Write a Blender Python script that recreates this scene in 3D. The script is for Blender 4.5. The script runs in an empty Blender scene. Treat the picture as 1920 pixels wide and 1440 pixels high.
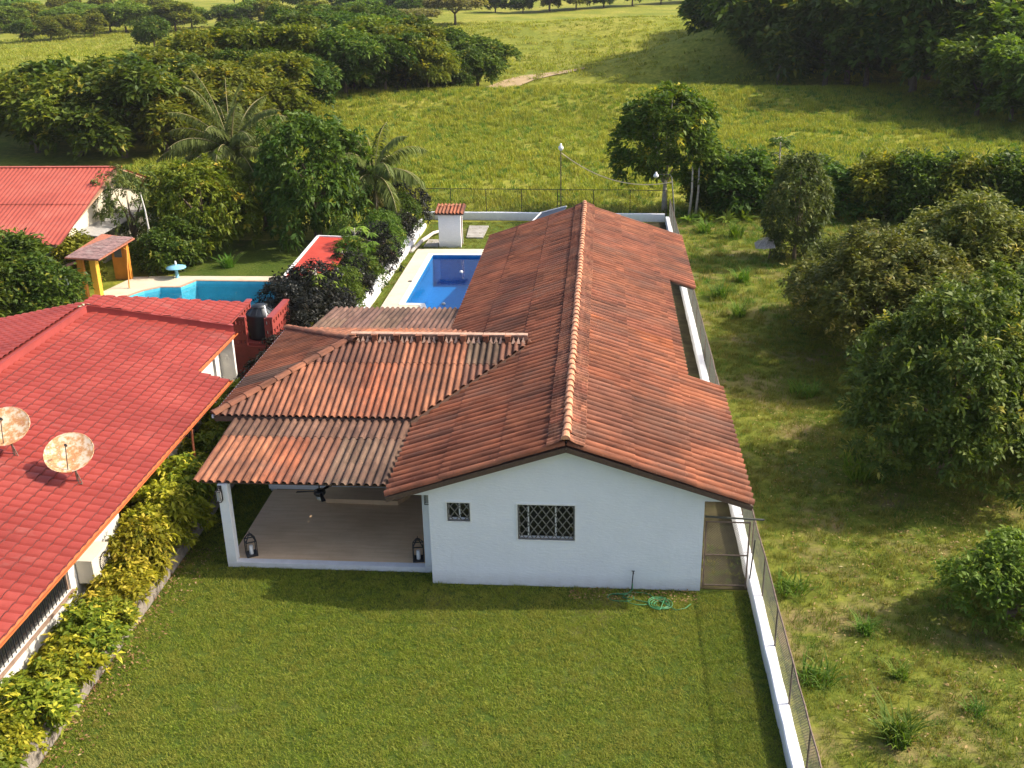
import bpy, bmesh, math, random
import numpy as np
from mathutils import Matrix, Vector
random.seed(7); RNG = np.random.default_rng(7)
SC = bpy.context.scene
COL = SC.collection

# ------------------------------------------------------------------ camera
CAMP = Vector((4.307, -23.464, 15.303))
RT = Vector((0.99648536, 0.08168895, -0.01854276)); UP = Vector((-0.01368, 0.37708812, 0.92607635)); FW = Vector((-0.08264246, 0.92256786, -0.3768803))
cam = bpy.data.cameras.new('camera'); camo = bpy.data.objects.new('camera', cam); COL.objects.link(camo)
cam.sensor_width = 36; cam.lens = 1968.67 / 1920 * 36; cam.clip_end = 4000; cam.clip_start = 0.5
camo.matrix_world = Matrix(((RT.x, UP.x, -FW.x, CAMP.x), (RT.y, UP.y, -FW.y, CAMP.y), (RT.z, UP.z, -FW.z, CAMP.z), (0, 0, 0, 1)))
SC.camera = camo
# ------------------------------------------------------------------ sky, sun, exposure
SUN = Vector((1.17, 0.24, 1.0)).normalized()          # towards the sun
world = bpy.data.worlds.new('World'); SC.world = world; world.use_nodes = True
wn = world.node_tree; bg = wn.nodes['Background']
sky = wn.nodes.new('ShaderNodeTexSky'); sky.sky_type = 'NISHITA'; sky.sun_disc = False
sky.sun_elevation = math.asin(SUN.z); sky.sun_rotation = math.atan2(SUN.x, SUN.y)
sky.air_density = 0.8; sky.dust_density = 3.5; sky.ozone_density = 0.4
wn.links.new(sky.outputs[0], bg.inputs[0]); bg.inputs[1].default_value = 0.15
sl = bpy.data.lights.new('sun', 'SUN'); sl.energy = 3.3; sl.angle = math.radians(0.6); sl.color = (1.0, 0.91, 0.78)
so = bpy.data.objects.new('sun', sl); COL.objects.link(so); so.rotation_euler = (-SUN).to_track_quat('-Z', 'Y').to_euler()
so.location = (30, 0, 40)
vs = SC.view_settings; vs.view_transform = 'Standard'; vs.look = 'None'; vs.gamma = 1.0; vs.use_curve_mapping = False
vs.exposure = 0.97
SC.cycles.max_bounces = 6; SC.cycles.transparent_max_bounces = 12; SC.cycles.caustics_reflective = False; SC.cycles.caustics_refractive = False

# ------------------------------------------------------------------ helpers
def smooth(a, b, t):
    t = np.clip((t - a) / (b - a), 0, 1); return t * t * (3 - 2 * t)
def T(x, y):                                           # height of the rolling pasture
    g = lambda cx, sx, cy, sy: np.exp(-((x - cx) / sx) ** 2 - ((y - cy) / sy) ** 2)
    h = 1.7 * g(0, 60, 96, 9) - 1.8 * g(-4, 34, 112, 8) + 5.5 * g(24, 17, 131, 9) + 4.0 * g(46, 20, 140, 14) + 4.6 * g(10, 38, 184, 22) + 2.0 * g(-80, 40, 140, 30)
    h = h + 9 * smooth(210, 620, y) + 0.25 * np.sin(x * .11 + 1) * np.sin(y * .09) * smooth(60, 110, y)
    return h * smooth(58, 92, y)
def tag(o, label=None, cat=None, group=None, kind=None):
    if label: o['label'] = label
    if cat: o['category'] = cat
    if group: o['group'] = group
    if kind: o['kind'] = kind
    return o
def W(o):
    m = o.matrix_basis.copy()
    while o.parent: o = o.parent; m = o.matrix_basis @ m
    return m
def put(o, parent=None, M=None):                       # M: world matrix wanted
    M = M or Matrix.Identity(4)
    if parent: o.parent = parent; o.matrix_basis = W(parent).inverted() @ M
    else: o.matrix_basis = M
    return o
def thing(name, loc, label, cat, group=None, rz=0.0):
    o = bpy.data.objects.new(name, None); o.empty_display_size = .2; COL.objects.link(o)
    o.location = loc; o.rotation_euler = (0, 0, rz)
    o.matrix_basis = Matrix.Translation(loc) @ Matrix.Rotation(rz, 4, 'Z')
    return tag(o, label, cat, group)
def link(name, me, mat=None, parent=None, M=None):
    if mat is not None and not me.materials: me.materials.append(mat)
    o = bpy.data.objects.new(name, me); COL.objects.link(o); return put(o, parent, M)
def copy_tree(o, parent=None):
    c = o.copy(); COL.objects.link(c); c.parent = parent
    for ch in o.children: copy_tree(ch, c)
    return c
def local(o, parent): o.parent = parent; return o
class MB:
    def __init__(s): s.v = []; s.f = []
    def add(s, vs, fs):
        k = len(s.v); s.v += [tuple(p) for p in vs]; s.f += [tuple(i + k for i in f) for f in fs]; return s
    def box(s, x0, x1, y0, y1, z0, z1):
        return s.add([(x0, y0, z0), (x1, y0, z0), (x1, y1, z0), (x0, y1, z0), (x0, y0, z1), (x1, y0, z1), (x1, y1, z1), (x0, y1, z1)],
                     [(0, 3, 2, 1), (4, 5, 6, 7), (0, 1, 5, 4), (1, 2, 6, 5), (2, 3, 7, 6), (3, 0, 4, 7)])
    def bar(s, a, b, w, h, up=(0, 0, 1)):              # box beam from a to b
        a = Vector(a); b = Vector(b); d = (b - a).normalized(); u = Vector(up)
        if abs(d.dot(u)) > .99: u = Vector((0, 1, 0))
        r = d.cross(u).normalized() * w / 2; n = r.cross(d).normalized() * h / 2
        return s.add([a - r - n, a + r - n, a + r + n, a - r + n, b - r - n, b + r - n, b + r + n, b - r + n],
                     [(0, 1, 2, 3), (7, 6, 5, 4), (0, 4, 5, 1), (1, 5, 6, 2), (2, 6, 7, 3), (3, 7, 4, 0)])
    def tube(s, pts, rad, n=6, cap=True):
        pts = [Vector(p) for p in pts]; rad = rad if hasattr(rad, '__len__') else [rad] * len(pts)
        k = len(s.v); prev = None
        for i, p in enumerate(pts):
            d = (pts[min(i + 1, len(pts) - 1)] - pts[max(i - 1, 0)]).normalized()
            if prev is None:
                prev = d.orthogonal().normalized()
            u = (prev - d * prev.dot(d)); u = u.normalized() if u.length > 1e-6 else d.orthogonal().normalized(); prev = u; w = d.cross(u)
            for j in range(n):
                a = 2 * math.pi * j / n; s.v.append(tuple(p + (u * math.cos(a) + w * math.sin(a)) * rad[i]))
        for i in range(len(pts) - 1):
            for j in range(n):
                a = k + i * n + j; b = k + i * n + (j + 1) % n; s.f.append((a, b, b + n, a + n))
        if cap:
            s.f.append(tuple(k + j for j in range(n))[::-1]); e = k + (len(pts) - 1) * n; s.f.append(tuple(e + j for j in range(n)))
        return s
    def lathe(s, c, prof, n=16):
        c = Vector(c); k = len(s.v)
        for r, z in prof:
            for j in range(n):
                a = 2 * math.pi * j / n; s.v.append((c.x + r * math.cos(a), c.y + r * math.sin(a), c.z + z))
        for i in range(len(prof) - 1):
            for j in range(n):
                a = k + i * n + j; b = k + i * n + (j + 1) % n; s.f.append((a, b, b + n, a + n))
        return s
    def prism(s, poly, z0, z1):
        n = len(poly); k = len(s.v)
        s.v += [(x, y, z0) for x, y in poly] + [(x, y, z1) for x, y in poly]
        s.f.append(tuple(k + i for i in range(n))[::-1]); s.f.append(tuple(k + n + i for i in range(n)))
        for i in range(n):
            j = (i + 1) % n; s.f.append((k + i, k + j, k + n + j, k + n + i))
        return s
    def slab(s, quad, t):                               # quad corners (top face, ccw from above), thickness t downwards
        q = [Vector(p) for p in quad]; d = Vector((0, 0, -t)); n = len(q)
        return s.add(q + [p + d for p in q], [tuple(range(n)), tuple(range(2 * n - 1, n - 1, -1))] + [(i, i + n, (i + 1) % n + n, (i + 1) % n) for i in range(n)])
    def mesh(s, name, shade=False):
        me = bpy.data.meshes.new(name); me.from_pydata(s.v, [], s.f); me.update()
        if shade: me.shade_smooth()
        return me
    def build(s, name, mat, parent=None, M=None, shade=False):
        return link(name, s.mesh(name, shade), mat, parent, M)

# ------------------------------------------------------------------ materials
def nodes(name):
    m = bpy.data.materials.new(name); m.use_nodes = True; nt = m.node_tree
    return m, nt, nt.nodes['Principled BSDF']
def N(nt, t, **kw):
    n = nt.nodes.new(t)
    for k, v in kw.items(): setattr(n, k, v)
    return n
def ramp(nt, fac, stops):
    r = N(nt, 'ShaderNodeValToRGB'); e = r.color_ramp.elements
    while len(e) < len(stops): e.new(0.5)
    for el, (p, c) in zip(e, stops): el.position = p; el.color = (*c, 1) if len(c) == 3 else c
    nt.links.new(fac, r.inputs[0]); return r.outputs[0]
def mixc(nt, a, b, fac, mode='MIX'):
    m = N(nt, 'ShaderNodeMix', data_type='RGBA', blend_type=mode)
    for s, i in ((fac, 0), (a, 6), (b, 7)):
        if isinstance(s, (int, float)): m.inputs[i].default_value = s
        elif isinstance(s, tuple): m.inputs[i].default_value = (*s, 1)
        else: nt.links.new(s, m.inputs[i])
    return m.outputs[2]
def noise(nt, scale, detail=4, vec=None, rough=.55):
    n = N(nt, 'ShaderNodeTexNoise'); n.inputs['Scale'].default_value = scale; n.inputs['Detail'].default_value = detail; n.inputs['Roughness'].default_value = rough
    if vec is not None: nt.links.new(vec, n.inputs['Vector'])
    return n.outputs['Fac']
def coords(nt, scale=(1, 1, 1), kind='Object', rnd=False):
    c = N(nt, 'ShaderNodeTexCoord'); m = N(nt, 'ShaderNodeMapping'); m.inputs['Scale'].default_value = scale
    out = c.outputs[kind]
    if rnd:
        oi = N(nt, 'ShaderNodeObjectInfo'); mu = N(nt, 'ShaderNodeMath', operation='MULTIPLY'); mu.inputs[1].default_value = 57.0
        nt.links.new(oi.outputs['Random'], mu.inputs[0]); nt.links.new(mu.outputs[0], m.inputs['Location'])
    nt.links.new(out, m.inputs['Vector']); return m.outputs[0]
def world_pos(nt, scale=(1, 1, 1)):
    g = N(nt, 'ShaderNodeNewGeometry'); m = N(nt, 'ShaderNodeMapping'); m.inputs['Scale'].default_value = scale
    nt.links.new(g.outputs['Position'], m.inputs['Vector']); return m.outputs[0]
def bump(nt, bs, h, strength=.3, dist=.02):
    b = N(nt, 'ShaderNodeBump'); b.inputs['Strength'].default_value = strength; b.inputs['Distance'].default_value = dist
    nt.links.new(h, b.inputs['Height']); nt.links.new(b.outputs[0], bs.inputs['Normal'])
def simple(name, c, rough=.7, var=.12, scale=6, bmp=0.0, metal=0.0, dirt=None):
    m, nt, bs = nodes(name); v = world_pos(nt); f = noise(nt, scale, 5, v)
    lo = tuple(x * (1 - var) for x in c); hi = tuple(min(1, x * (1 + var)) for x in c)
    col = ramp(nt, f, [(.3, lo), (.7, hi)])
    if dirt:
        f2 = noise(nt, 1.7, 6, v, .7); col = mixc(nt, col, dirt, ramp(nt, f2, [(.55, (0, 0, 0)), (.75, (.6, .6, .6))]))
    nt.links.new(col, bs.inputs['Base Color']); bs.inputs['Roughness'].default_value = rough; bs.inputs['Metallic'].default_value = metal
    if rough > .85: bs.inputs['Specular IOR Level'].default_value = .12
    if bmp: bump(nt, bs, noise(nt, scale * 6, 4, v), bmp)
    return m
def leafmat(name, a, b, c, trans=.25, rough=.5, patchy=None):
    trans = min(.45, trans + .14); rough = min(.75, rough + .12)
    """leaf colour a..b by leaf, some leaves of colour c; lit from behind as thin leaves are"""
    m, nt, bs = nodes(name); at = N(nt, 'ShaderNodeAttribute', attribute_name='v'); oi = N(nt, 'ShaderNodeObjectInfo')
    col = ramp(nt, at.outputs['Fac'], [(0, a), (.72, b), (.86, b), (1, c)])
    if patchy: col = mixc(nt, col, patchy[1], ramp(nt, noise(nt, patchy[0], 5, world_pos(nt), .65), [(.44, (0, 0, 0)), (.66, (.7, .7, .7))]))
    hs = N(nt, 'ShaderNodeHueSaturation'); mr = N(nt, 'ShaderNodeMapRange'); mr.inputs['To Min'].default_value = .82; mr.inputs['To Max'].default_value = 1.22
    nt.links.new(oi.outputs['Random'], mr.inputs['Value']); nt.links.new(mr.outputs[0], hs.inputs['Value']); nt.links.new(col, hs.inputs['Color'])
    mr2 = N(nt, 'ShaderNodeMapRange'); mr2.inputs['To Min'].default_value = .485; mr2.inputs['To Max'].default_value = .515
    ml = N(nt, 'ShaderNodeMath', operation='FRACT'); mm = N(nt, 'ShaderNodeMath', operation='MULTIPLY'); mm.inputs[1].default_value = 7.31
    nt.links.new(oi.outputs['Random'], mm.inputs[0]); nt.links.new(mm.outputs[0], ml.inputs[0]); nt.links.new(ml.outputs[0], mr2.inputs['Value']); nt.links.new(mr2.outputs[0], hs.inputs['Hue'])
    nt.links.new(hs.outputs[0], bs.inputs['Base Color']); bs.inputs['Roughness'].default_value = rough; bs.inputs['Specular IOR Level'].default_value = .22
    tr = N(nt, 'ShaderNodeBsdfTranslucent'); nt.links.new(mixc(nt, hs.outputs[0], (1.0, 1.0, .35), 1.0, 'MULTIPLY'), tr.inputs['Color'])
    mx = N(nt, 'ShaderNodeMixShader'); mx.inputs[0].default_value = trans
    nt.links.new(bs.outputs[0], mx.inputs[1]); nt.links.new(tr.outputs[0], mx.inputs[2]); nt.links.new(mx.outputs[0], nt.nodes['Material Output'].inputs[0])
    return m

def plaster(name, c, grime=(.45, .43, .38)):
    m, nt, bs = nodes(name); v = world_pos(nt); v2 = world_pos(nt, (2.2, 2.2, 7))
    f = noise(nt, 1.3, 6, v, .65)
    col = ramp(nt, f, [(.3, tuple(x * .93 for x in c)), (.7, c)])
    st = noise(nt, 1.0, 5, world_pos(nt, (3, 3, .35)), .7)
    col = mixc(nt, col, grime, ramp(nt, st, [(.62, (0, 0, 0)), (.85, (.22, .22, .22))]))
    sx = N(nt, 'ShaderNodeSeparateXYZ'); nt.links.new(v, sx.inputs[0]); mrz = N(nt, 'ShaderNodeMapRange'); mrz.inputs['From Min'].default_value = .0; mrz.inputs['From Max'].default_value = .42; mrz.inputs['To Min'].default_value = .75; mrz.inputs['To Max'].default_value = 0; nt.links.new(sx.outputs[2], mrz.inputs['Value'])
    mu = N(nt, 'ShaderNodeMath', operation='MULTIPLY'); nt.links.new(mrz.outputs[0], mu.inputs[0]); nt.links.new(noise(nt, 4, 6, v, .75), mu.inputs[1]); col = mixc(nt, col, (.30, .25, .17), mu.outputs[0])
    nt.links.new(col, bs.inputs['Base Color']); bs.inputs['Roughness'].default_value = .85
    bump(nt, bs, noise(nt, 3.0, 5, v2, .6), .5, .03); return m

M_white = plaster('white_plaster', (.80, .82, .84)); M_cream = plaster('cream_plaster', (.66, .60, .46)); M_nwall = plaster('warm_white_plaster', (.72, .70, .64))
M_wood = simple('dark_fascia_wood', (.085, .05, .036), .6, .25, 9)
M_blackmetal = simple('black_metal', (.018, .018, .02), .45, .2, 20)
M_rust = simple('weathered_metal', (.17, .12, .09), .6, .35, 9, .2, .3)
M_wire = simple('galvanised_wire', (.055, .06, .048), .7, .15, 9)
M_candle = simple('candle_wax', (.8, .78, .72), .5, .03)
M_tilefloor = None
M_blackplastic = simple('black_plastic', (.016, .02, .024), .42, .2, 3)
M_whitemetal = simple('white_painted_metal', (.76, .76, .74), .45, .05)
M_concrete = simple('concrete', (.33, .31, .27), .9, .22, 3, .3, 0, (.16, .14, .11))
M_bark = simple('bark', (.16, .12, .085), .9, .3, 5, .5); M_palebark = simple('pale_bark', (.42, .37, .30), .85, .25, 5, .3)
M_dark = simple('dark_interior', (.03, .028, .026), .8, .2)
M_orange = simple('orange_paint', (.62, .235, .028), .6, .1, 3, .05); M_yellowpaint = simple('yellow_ochre_paint', (.66, .34, .03), .6, .1, 3, .05)
M_brickred = simple('red_paint', (.27, .042, .03), .65, .15, 3, .1, 0, (.13, .04, .03)); M_gutter = simple('orange_gutter_paint', (.52, .135, .035), .4, .12, 2)
M_flash = simple('dark_red_flashing', (.28, .05, .042), .5, .15, 2)
M_glasspale = simple('lantern_glass', (.35, .36, .36), .15, .05)
M_blue = simple('pale_blue_paint', (.20, .48, .62), .5, .1)

def glass_pane(name):
    m, nt, bs = nodes(name); bs.inputs['Base Color'].default_value = (.02, .022, .024, 1); bs.inputs['Roughness'].default_value = .06; bs.inputs['Specular IOR Level'].default_value = .6
    tr = N(nt, 'ShaderNodeBsdfTransparent'); mx = N(nt, 'ShaderNodeMixShader'); mx.inputs[0].default_value = .55
    nt.links.new(tr.outputs[0], mx.inputs[1]); nt.links.new(bs.outputs[0], mx.inputs[2]); nt.links.new(mx.outputs[0], nt.nodes['Material Output'].inputs[0]); return m
M_pane = glass_pane('window_glass')

def clay(name):
    """clay-coloured corrugated sheet; each sheet's own colour comes from obj.color"""
    m, nt, bs = nodes(name); oi = N(nt, 'ShaderNodeObjectInfo')
    v = coords(nt, (9, 1.3, 1), rnd=True); w = coords(nt, (1, 1, 1), rnd=True)
    streak = noise(nt, 1.0, 6, v, .62)
    base = mixc(nt, oi.outputs['Color'], (.30, .26, .23), ramp(nt, streak, [(.42, (.0, .0, .0)), (.62, (1, 1, 1))]), 'MULTIPLY')
    base = mixc(nt, oi.outputs['Color'], base, .62)
    br_n = noise(nt, 1.0, 6, world_pos(nt, (.55, .9, .55)), .68); base = mixc(nt, base, (.19, .095, .062), ramp(nt, br_n, [(.46, (0, 0, 0)), (.66, (.75, .75, .75))]))
    spots = noise(nt, 9.0, 3, w, .7)
    base = mixc(nt, base, (.50, .25, .15), ramp(nt, spots, [(.66, (0, 0, 0)), (.74, (.75, .75, .75))]))
    dk = noise(nt, 5.0, 5, w, .75)
    base = mixc(nt, base, (.05, .035, .03), ramp(nt, dk, [(.58, (0, 0, 0)), (.72, (.6, .6, .6))]))
    tc = N(nt, 'ShaderNodeTexCoord'); mp = N(nt, 'ShaderNodeMapping'); mp.inputs['Scale'].default_value = (3.125, .7, 0); nt.links.new(tc.outputs['Object'], mp.inputs['Vector'])
    fl = N(nt, 'ShaderNodeVectorMath', operation='FLOOR'); nt.links.new(mp.outputs[0], fl.inputs[0]); ad = N(nt, 'ShaderNodeVectorMath', operation='ADD'); nt.links.new(fl.outputs[0], ad.inputs[0])
    cb = N(nt, 'ShaderNodeCombineXYZ'); nt.links.new(oi.outputs['Random'], cb.inputs[2]); nt.links.new(cb.outputs[0], ad.inputs[1])
    wnz = N(nt, 'ShaderNodeTexWhiteNoise', noise_dimensions='3D'); nt.links.new(ad.outputs[0], wnz.inputs['Vector'])
    base = mixc(nt, base, ramp(nt, wnz.outputs['Value'], [(0, (.66, .64, .64)), (.5, (1, 1, 1)), (1, (1.0, 1.0, 1.0))]), 1.0, 'MULTIPLY')
    big = noise(nt, .5, 3, world_pos(nt)); base = mixc(nt, base, (.62, .62, .66), ramp(nt, big, [(.35, (1, 1, 1)), (.65, (0, 0, 0))]), 'MULTIPLY')
    nt.links.new(base, bs.inputs['Base Color']); bs.inputs['Roughness'].default_value = .82; bs.inputs['Specular IOR Level'].default_value = .3
    bump(nt, bs, noise(nt, 40, 4, w), .35, .01); return m
M_clay = clay('clay_sheet')
M_grille = simple('grey_bar_paint', (.16, .15, .135), .5, .2, 9)
M_ridge = simple('sandy_clay', (.50, .235, .125), .8, .3, 4, .3, 0, (.2, .1, .07))

def redmetal(name, c, pale):
    m, nt, bs = nodes(name); v = world_pos(nt); oi = N(nt, 'ShaderNodeObjectInfo')
    f = noise(nt, .55, 6, v, .7); col = ramp(nt, f, [(.3, tuple(x * .8 for x in c)), (.5, c), (.72, pale)])
    col = mixc(nt, col, (.36, .17, .14), ramp(nt, noise(nt, 1.0, 7, world_pos(nt, (.5, 1.6, .5)), .75), [(.58, (0, 0, 0)), (.74, (.5, .5, .5))]))
    mr = N(nt, 'ShaderNodeMapRange'); mr.inputs['To Min'].default_value = .9; mr.inputs['To Max'].default_value = 1.08; nt.links.new(oi.outputs['Random'], mr.inputs['Value'])
    hs = N(nt, 'ShaderNodeHueSaturation'); nt.links.new(col, hs.inputs['Color']); nt.links.new(mr.outputs[0], hs.inputs['Value'])
    d = noise(nt, 7, 5, v, .7); col = mixc(nt, hs.outputs[0], (.14, .025, .02), ramp(nt, d, [(.6, (0, 0, 0)), (.8, (.5, .5, .5))]))
    nt.links.new(col, bs.inputs['Base Color']); bs.inputs['Roughness'].default_value = .55; bs.inputs['Specular IOR Level'].default_value = .3; return m
M_redtile = redmetal('red_tile_metal', (.29, .046, .033), (.35, .070, .050)); M_redcorr = redmetal('coral_red_metal', (.40, .085, .055), (.46, .12, .08))
M_smallred = redmetal('bright_red_metal', (.42, .05, .03), (.46, .07, .045))

def grassground(name, stops, scale, scale2=2.0, dirt=None, dirtr=(.55, .68)):
    m, nt, bs = nodes(name); v = world_pos(nt)
    f = noise(nt, scale, 6, v, .62); col = ramp(nt, f, stops)
    f2 = noise(nt, scale2, 6, v, .75); col = mixc(nt, col, mixc(nt, col, (.35, .42, .3), 1.0, 'MULTIPLY'), ramp(nt, f2, [(.4, (.8, .8, .8)), (.65, (0, 0, 0))]))
    if dirt: col = mixc(nt, col, dirt, ramp(nt, noise(nt, .32, 6, v, .68), [(dirtr[0], (0, 0, 0)), (dirtr[1], (.9, .9, .9))]))
    nt.links.new(col, bs.inputs['Base Color']); bs.inputs['Roughness'].default_value = .95; bs.inputs['Specular IOR Level'].default_value = .1
    bump(nt, bs, f2, .8, .06); return m
M_field = grassground('pasture', [(.3, (.17, .215, .024)), (.5, (.29, .29, .04)), (.72, (.42, .36, .07))], .09, 1.6)
M_lawn = grassground('lawn_soil', [(.3, (.065, .105, .014)), (.7, (.115, .145, .022))], .7, 9, (.16, .135, .05), (.56, .72))
M_yard = grassground('rough_yard', [(.3, (.12, .165, .02)), (.6, (.22, .225, .035))], .35, 3, (.25, .175, .09), (.51, .67))

# ------------------------------------------------------------------ terrain
def axis(a, b, fine0, fine1, step, grow=1.16):
    xs = list(np.arange(fine0, fine1 + step / 2, step)); s = step; x = xs[-1]
    while x < b: s *= grow; x += s; xs.append(min(x, b))
    s = step; x = xs[0]
    while x > a: s *= grow; x -= s; xs.insert(0, max(x, a))
    return xs
POOL = (-4.95, 0.2, 23.75, 32.45)                       # x0 x1 y0 y1
NPOOL = (-19.3, -11.2, 19.0, 27.4)
xs = set(np.round(axis(-480, 420, -60, 60, 2.0), 3)) | {POOL[0] - .1, POOL[0], POOL[1], POOL[1] + .1, NPOOL[0] - .1, NPOOL[0], NPOOL[1], NPOOL[1] + .1}
ys = set(np.round(axis(-45, 700, -20, 260, 2.0), 3)) | {POOL[2] - .1, POOL[2], POOL[3], POOL[3] + .1, NPOOL[2] - .1, NPOOL[2], NPOOL[3], NPOOL[3] + .1, 22.8, 22.7}
xs = np.array(sorted(xs)); ys = np.array(sorted(ys)); X, Y = np.meshgrid(xs, ys); Z = T(X, Y) - .012
for (a, b, c, d) in (POOL, (-3.9, -2.0, 22.8, 24.0), NPOOL): Z[(X >= a - 1e-6) & (X <= b + 1e-6) & (Y >= c - 1e-6) & (Y <= d + 1e-6)] = -2.4
nx, ny = len(xs), len(ys)
i = np.arange(ny - 1)[:, None] * nx + np.arange(nx - 1)[None, :]
me = bpy.data.meshes.new('ground'); me.from_pydata(np.stack([X.ravel(), Y.ravel(), Z.ravel()], 1).tolist(), [], np.stack([i, i + 1, i + 1 + nx, i + nx], -1).reshape(-1, 4).tolist())
me.shade_smooth(); tag(link('ground', me, M_field), 'rolling green pasture reaching to the far trees', 'ground', kind='structure')
def patch(name, poly, z, mat, label, cat='ground', t=None):
    b = MB()
    if t: b.prism(poly, z - t, z)
    else: b.add([(x, y, z) for x, y in poly], [tuple(range(len(poly)))])
    return tag(b.build(name, mat), label, cat, kind='structure')
patch('lawn', [(-7.12, -12), (8.25, -12), (8.25, 0), (6.9, 0.1), (0, .1), (0, .6), (-5.6, .6), (-7.12, .6)], 0.0, M_lawn, 'clipped front lawn before the white house')
patch('side_lawn', [(-7.12, .6), (-5.6, .6), (-5.6, 12), (-7.12, 12)], .001, M_lawn, 'strip of lawn beside the patio in shade')
patch('yard', [(8.7, -12), (34, -12), (34, 41), (8.7, 41)], 0.004, M_yard, 'rough grassy yard right of the long white kerb wall')
patch('side_path', [(6.99, 0.1), (8.25, 0.1), (8.25, 40.6), (6.99, 40.6)], .006, simple('mossy_path', (.05, .042, .02), .95, .45, 1.5, .4, 0, (.06, .085, .012)), 'mossy side path between house and kerb wall')
patch('back_garden', [(-6.4, 22), (6.99, 22), (6.99, 41), (-6.4, 41)], -.006, M_lawn, 'back garden grass around the swimming pool shed') if False else None
M_back = grassground('back_lawn', [(.3, (.10, .15, .02)), (.7, (.17, .19, .03))], .6, 5, (.22, .17, .10), (.56, .7))
patch('back_lawn', [(-6.3, 33.9), (6.99, 33.9), (6.99, 40.7), (-6.3, 40.7)], .004, M_back, 'sunny back lawn behind the swimming pool')
patch('back_strip', [(-6.5, 12.2), (-6.02, 12.2), (-6.02, 33.9), (-6.5, 33.9)], .004, M_back, 'narrow grass strip beside the pool deck')
patch('neighbour_lawn', [(-18.2, 28.4), (-8.6, 28.4), (-8.6, 36), (-21, 36)], .006, M_lawn, 'shaded lawn behind the neighbouring pool')
0 and patch('dirt_track', [(-3.5, 111), (1.5, 113), (6, 122), (9, 132), (7.5, 132), (3, 122.5), (-2, 118), (-6, 116)], .0, simple('dirt', (.34, .25, .14), .95, .2, 1), 'bare dirt track in the pasture')
dt = MB(); cl_ = [(-12.5, 116.5, .6), (-10.1, 118.3, 2.2), (-8.5, 120.2, 3.2), (-6.9, 122.5, 3.0), (-5.0, 124.8, 2.0), (-2.5, 126.5, 1.2), (2, 128.5, .5)]
cf = [tuple(u + (w - u) * t / 4 for u, w in zip(a, b)) for a, b in zip(cl_[:-1], cl_[1:]) for t in range(4)] + [cl_[-1]]
for (a, b) in zip(cf[:-1], cf[1:]):
    for q in range(6):
        s0, s1 = -1 + q / 3, -1 + (q + 1) / 3; dt.add([(x, y + s_ * w_, float(T(x, y + s_ * w_)) + .12) for (x, y, w_), s_ in ((a, s0), (b, s0), (b, s1), (a, s1))], [(0, 1, 2, 3)])
tag(dt.build('dirt_track', simple('dirt', (.38, .28, .16), .95, .2, 1)), 'bare dirt track in the pasture', 'track', kind='structure')

# ------------------------------------------------------------------ grass (uncountable): tufts scattered by geometry nodes
def blades(name, n, rad, h, w, mat, lean=.5, seed=1):
    r = np.random.default_rng(seed); V = []; F = []; vals = []
    for k in range(n):
        a = r.uniform(0, 6.28); d = rad * math.sqrt(r.uniform(0, 1)); x, y = d * math.cos(a), d * math.sin(a)
        ha = r.uniform(0, 6.28); hh = h * r.uniform(.55, 1.15); ln = lean * hh * r.uniform(.3, 1.2)
        dx, dy = math.cos(ha), math.sin(ha); ww = w * r.uniform(.7, 1.2) / 2; k0 = len(V)
        V += [(x - dy * ww, y + dx * ww, 0), (x + dy * ww, y - dx * ww, 0), (x + dx * ln * .45 + dy * ww * .8, y + dy * ln * .45 - dx * ww * .8, hh * .62), (x + dx * ln * .45 - dy * ww * .8, y + dy * ln * .45 + dx * ww * .8, hh * .62), (x + dx * ln, y + dy * ln, hh * .9)]
        F += [(k0, k0 + 1, k0 + 2, k0 + 3), (k0 + 3, k0 + 2, k0 + 4)]; vv = r.uniform(); vals += [vv, vv]
    me = bpy.data.meshes.new(name); me.from_pydata(V, [], F); at = me.attributes.new('v', 'FLOAT', 'FACE'); at.data.foreach_set('value', vals); me.materials.append(mat)
    return bpy.data.objects.new(name, me)
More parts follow.
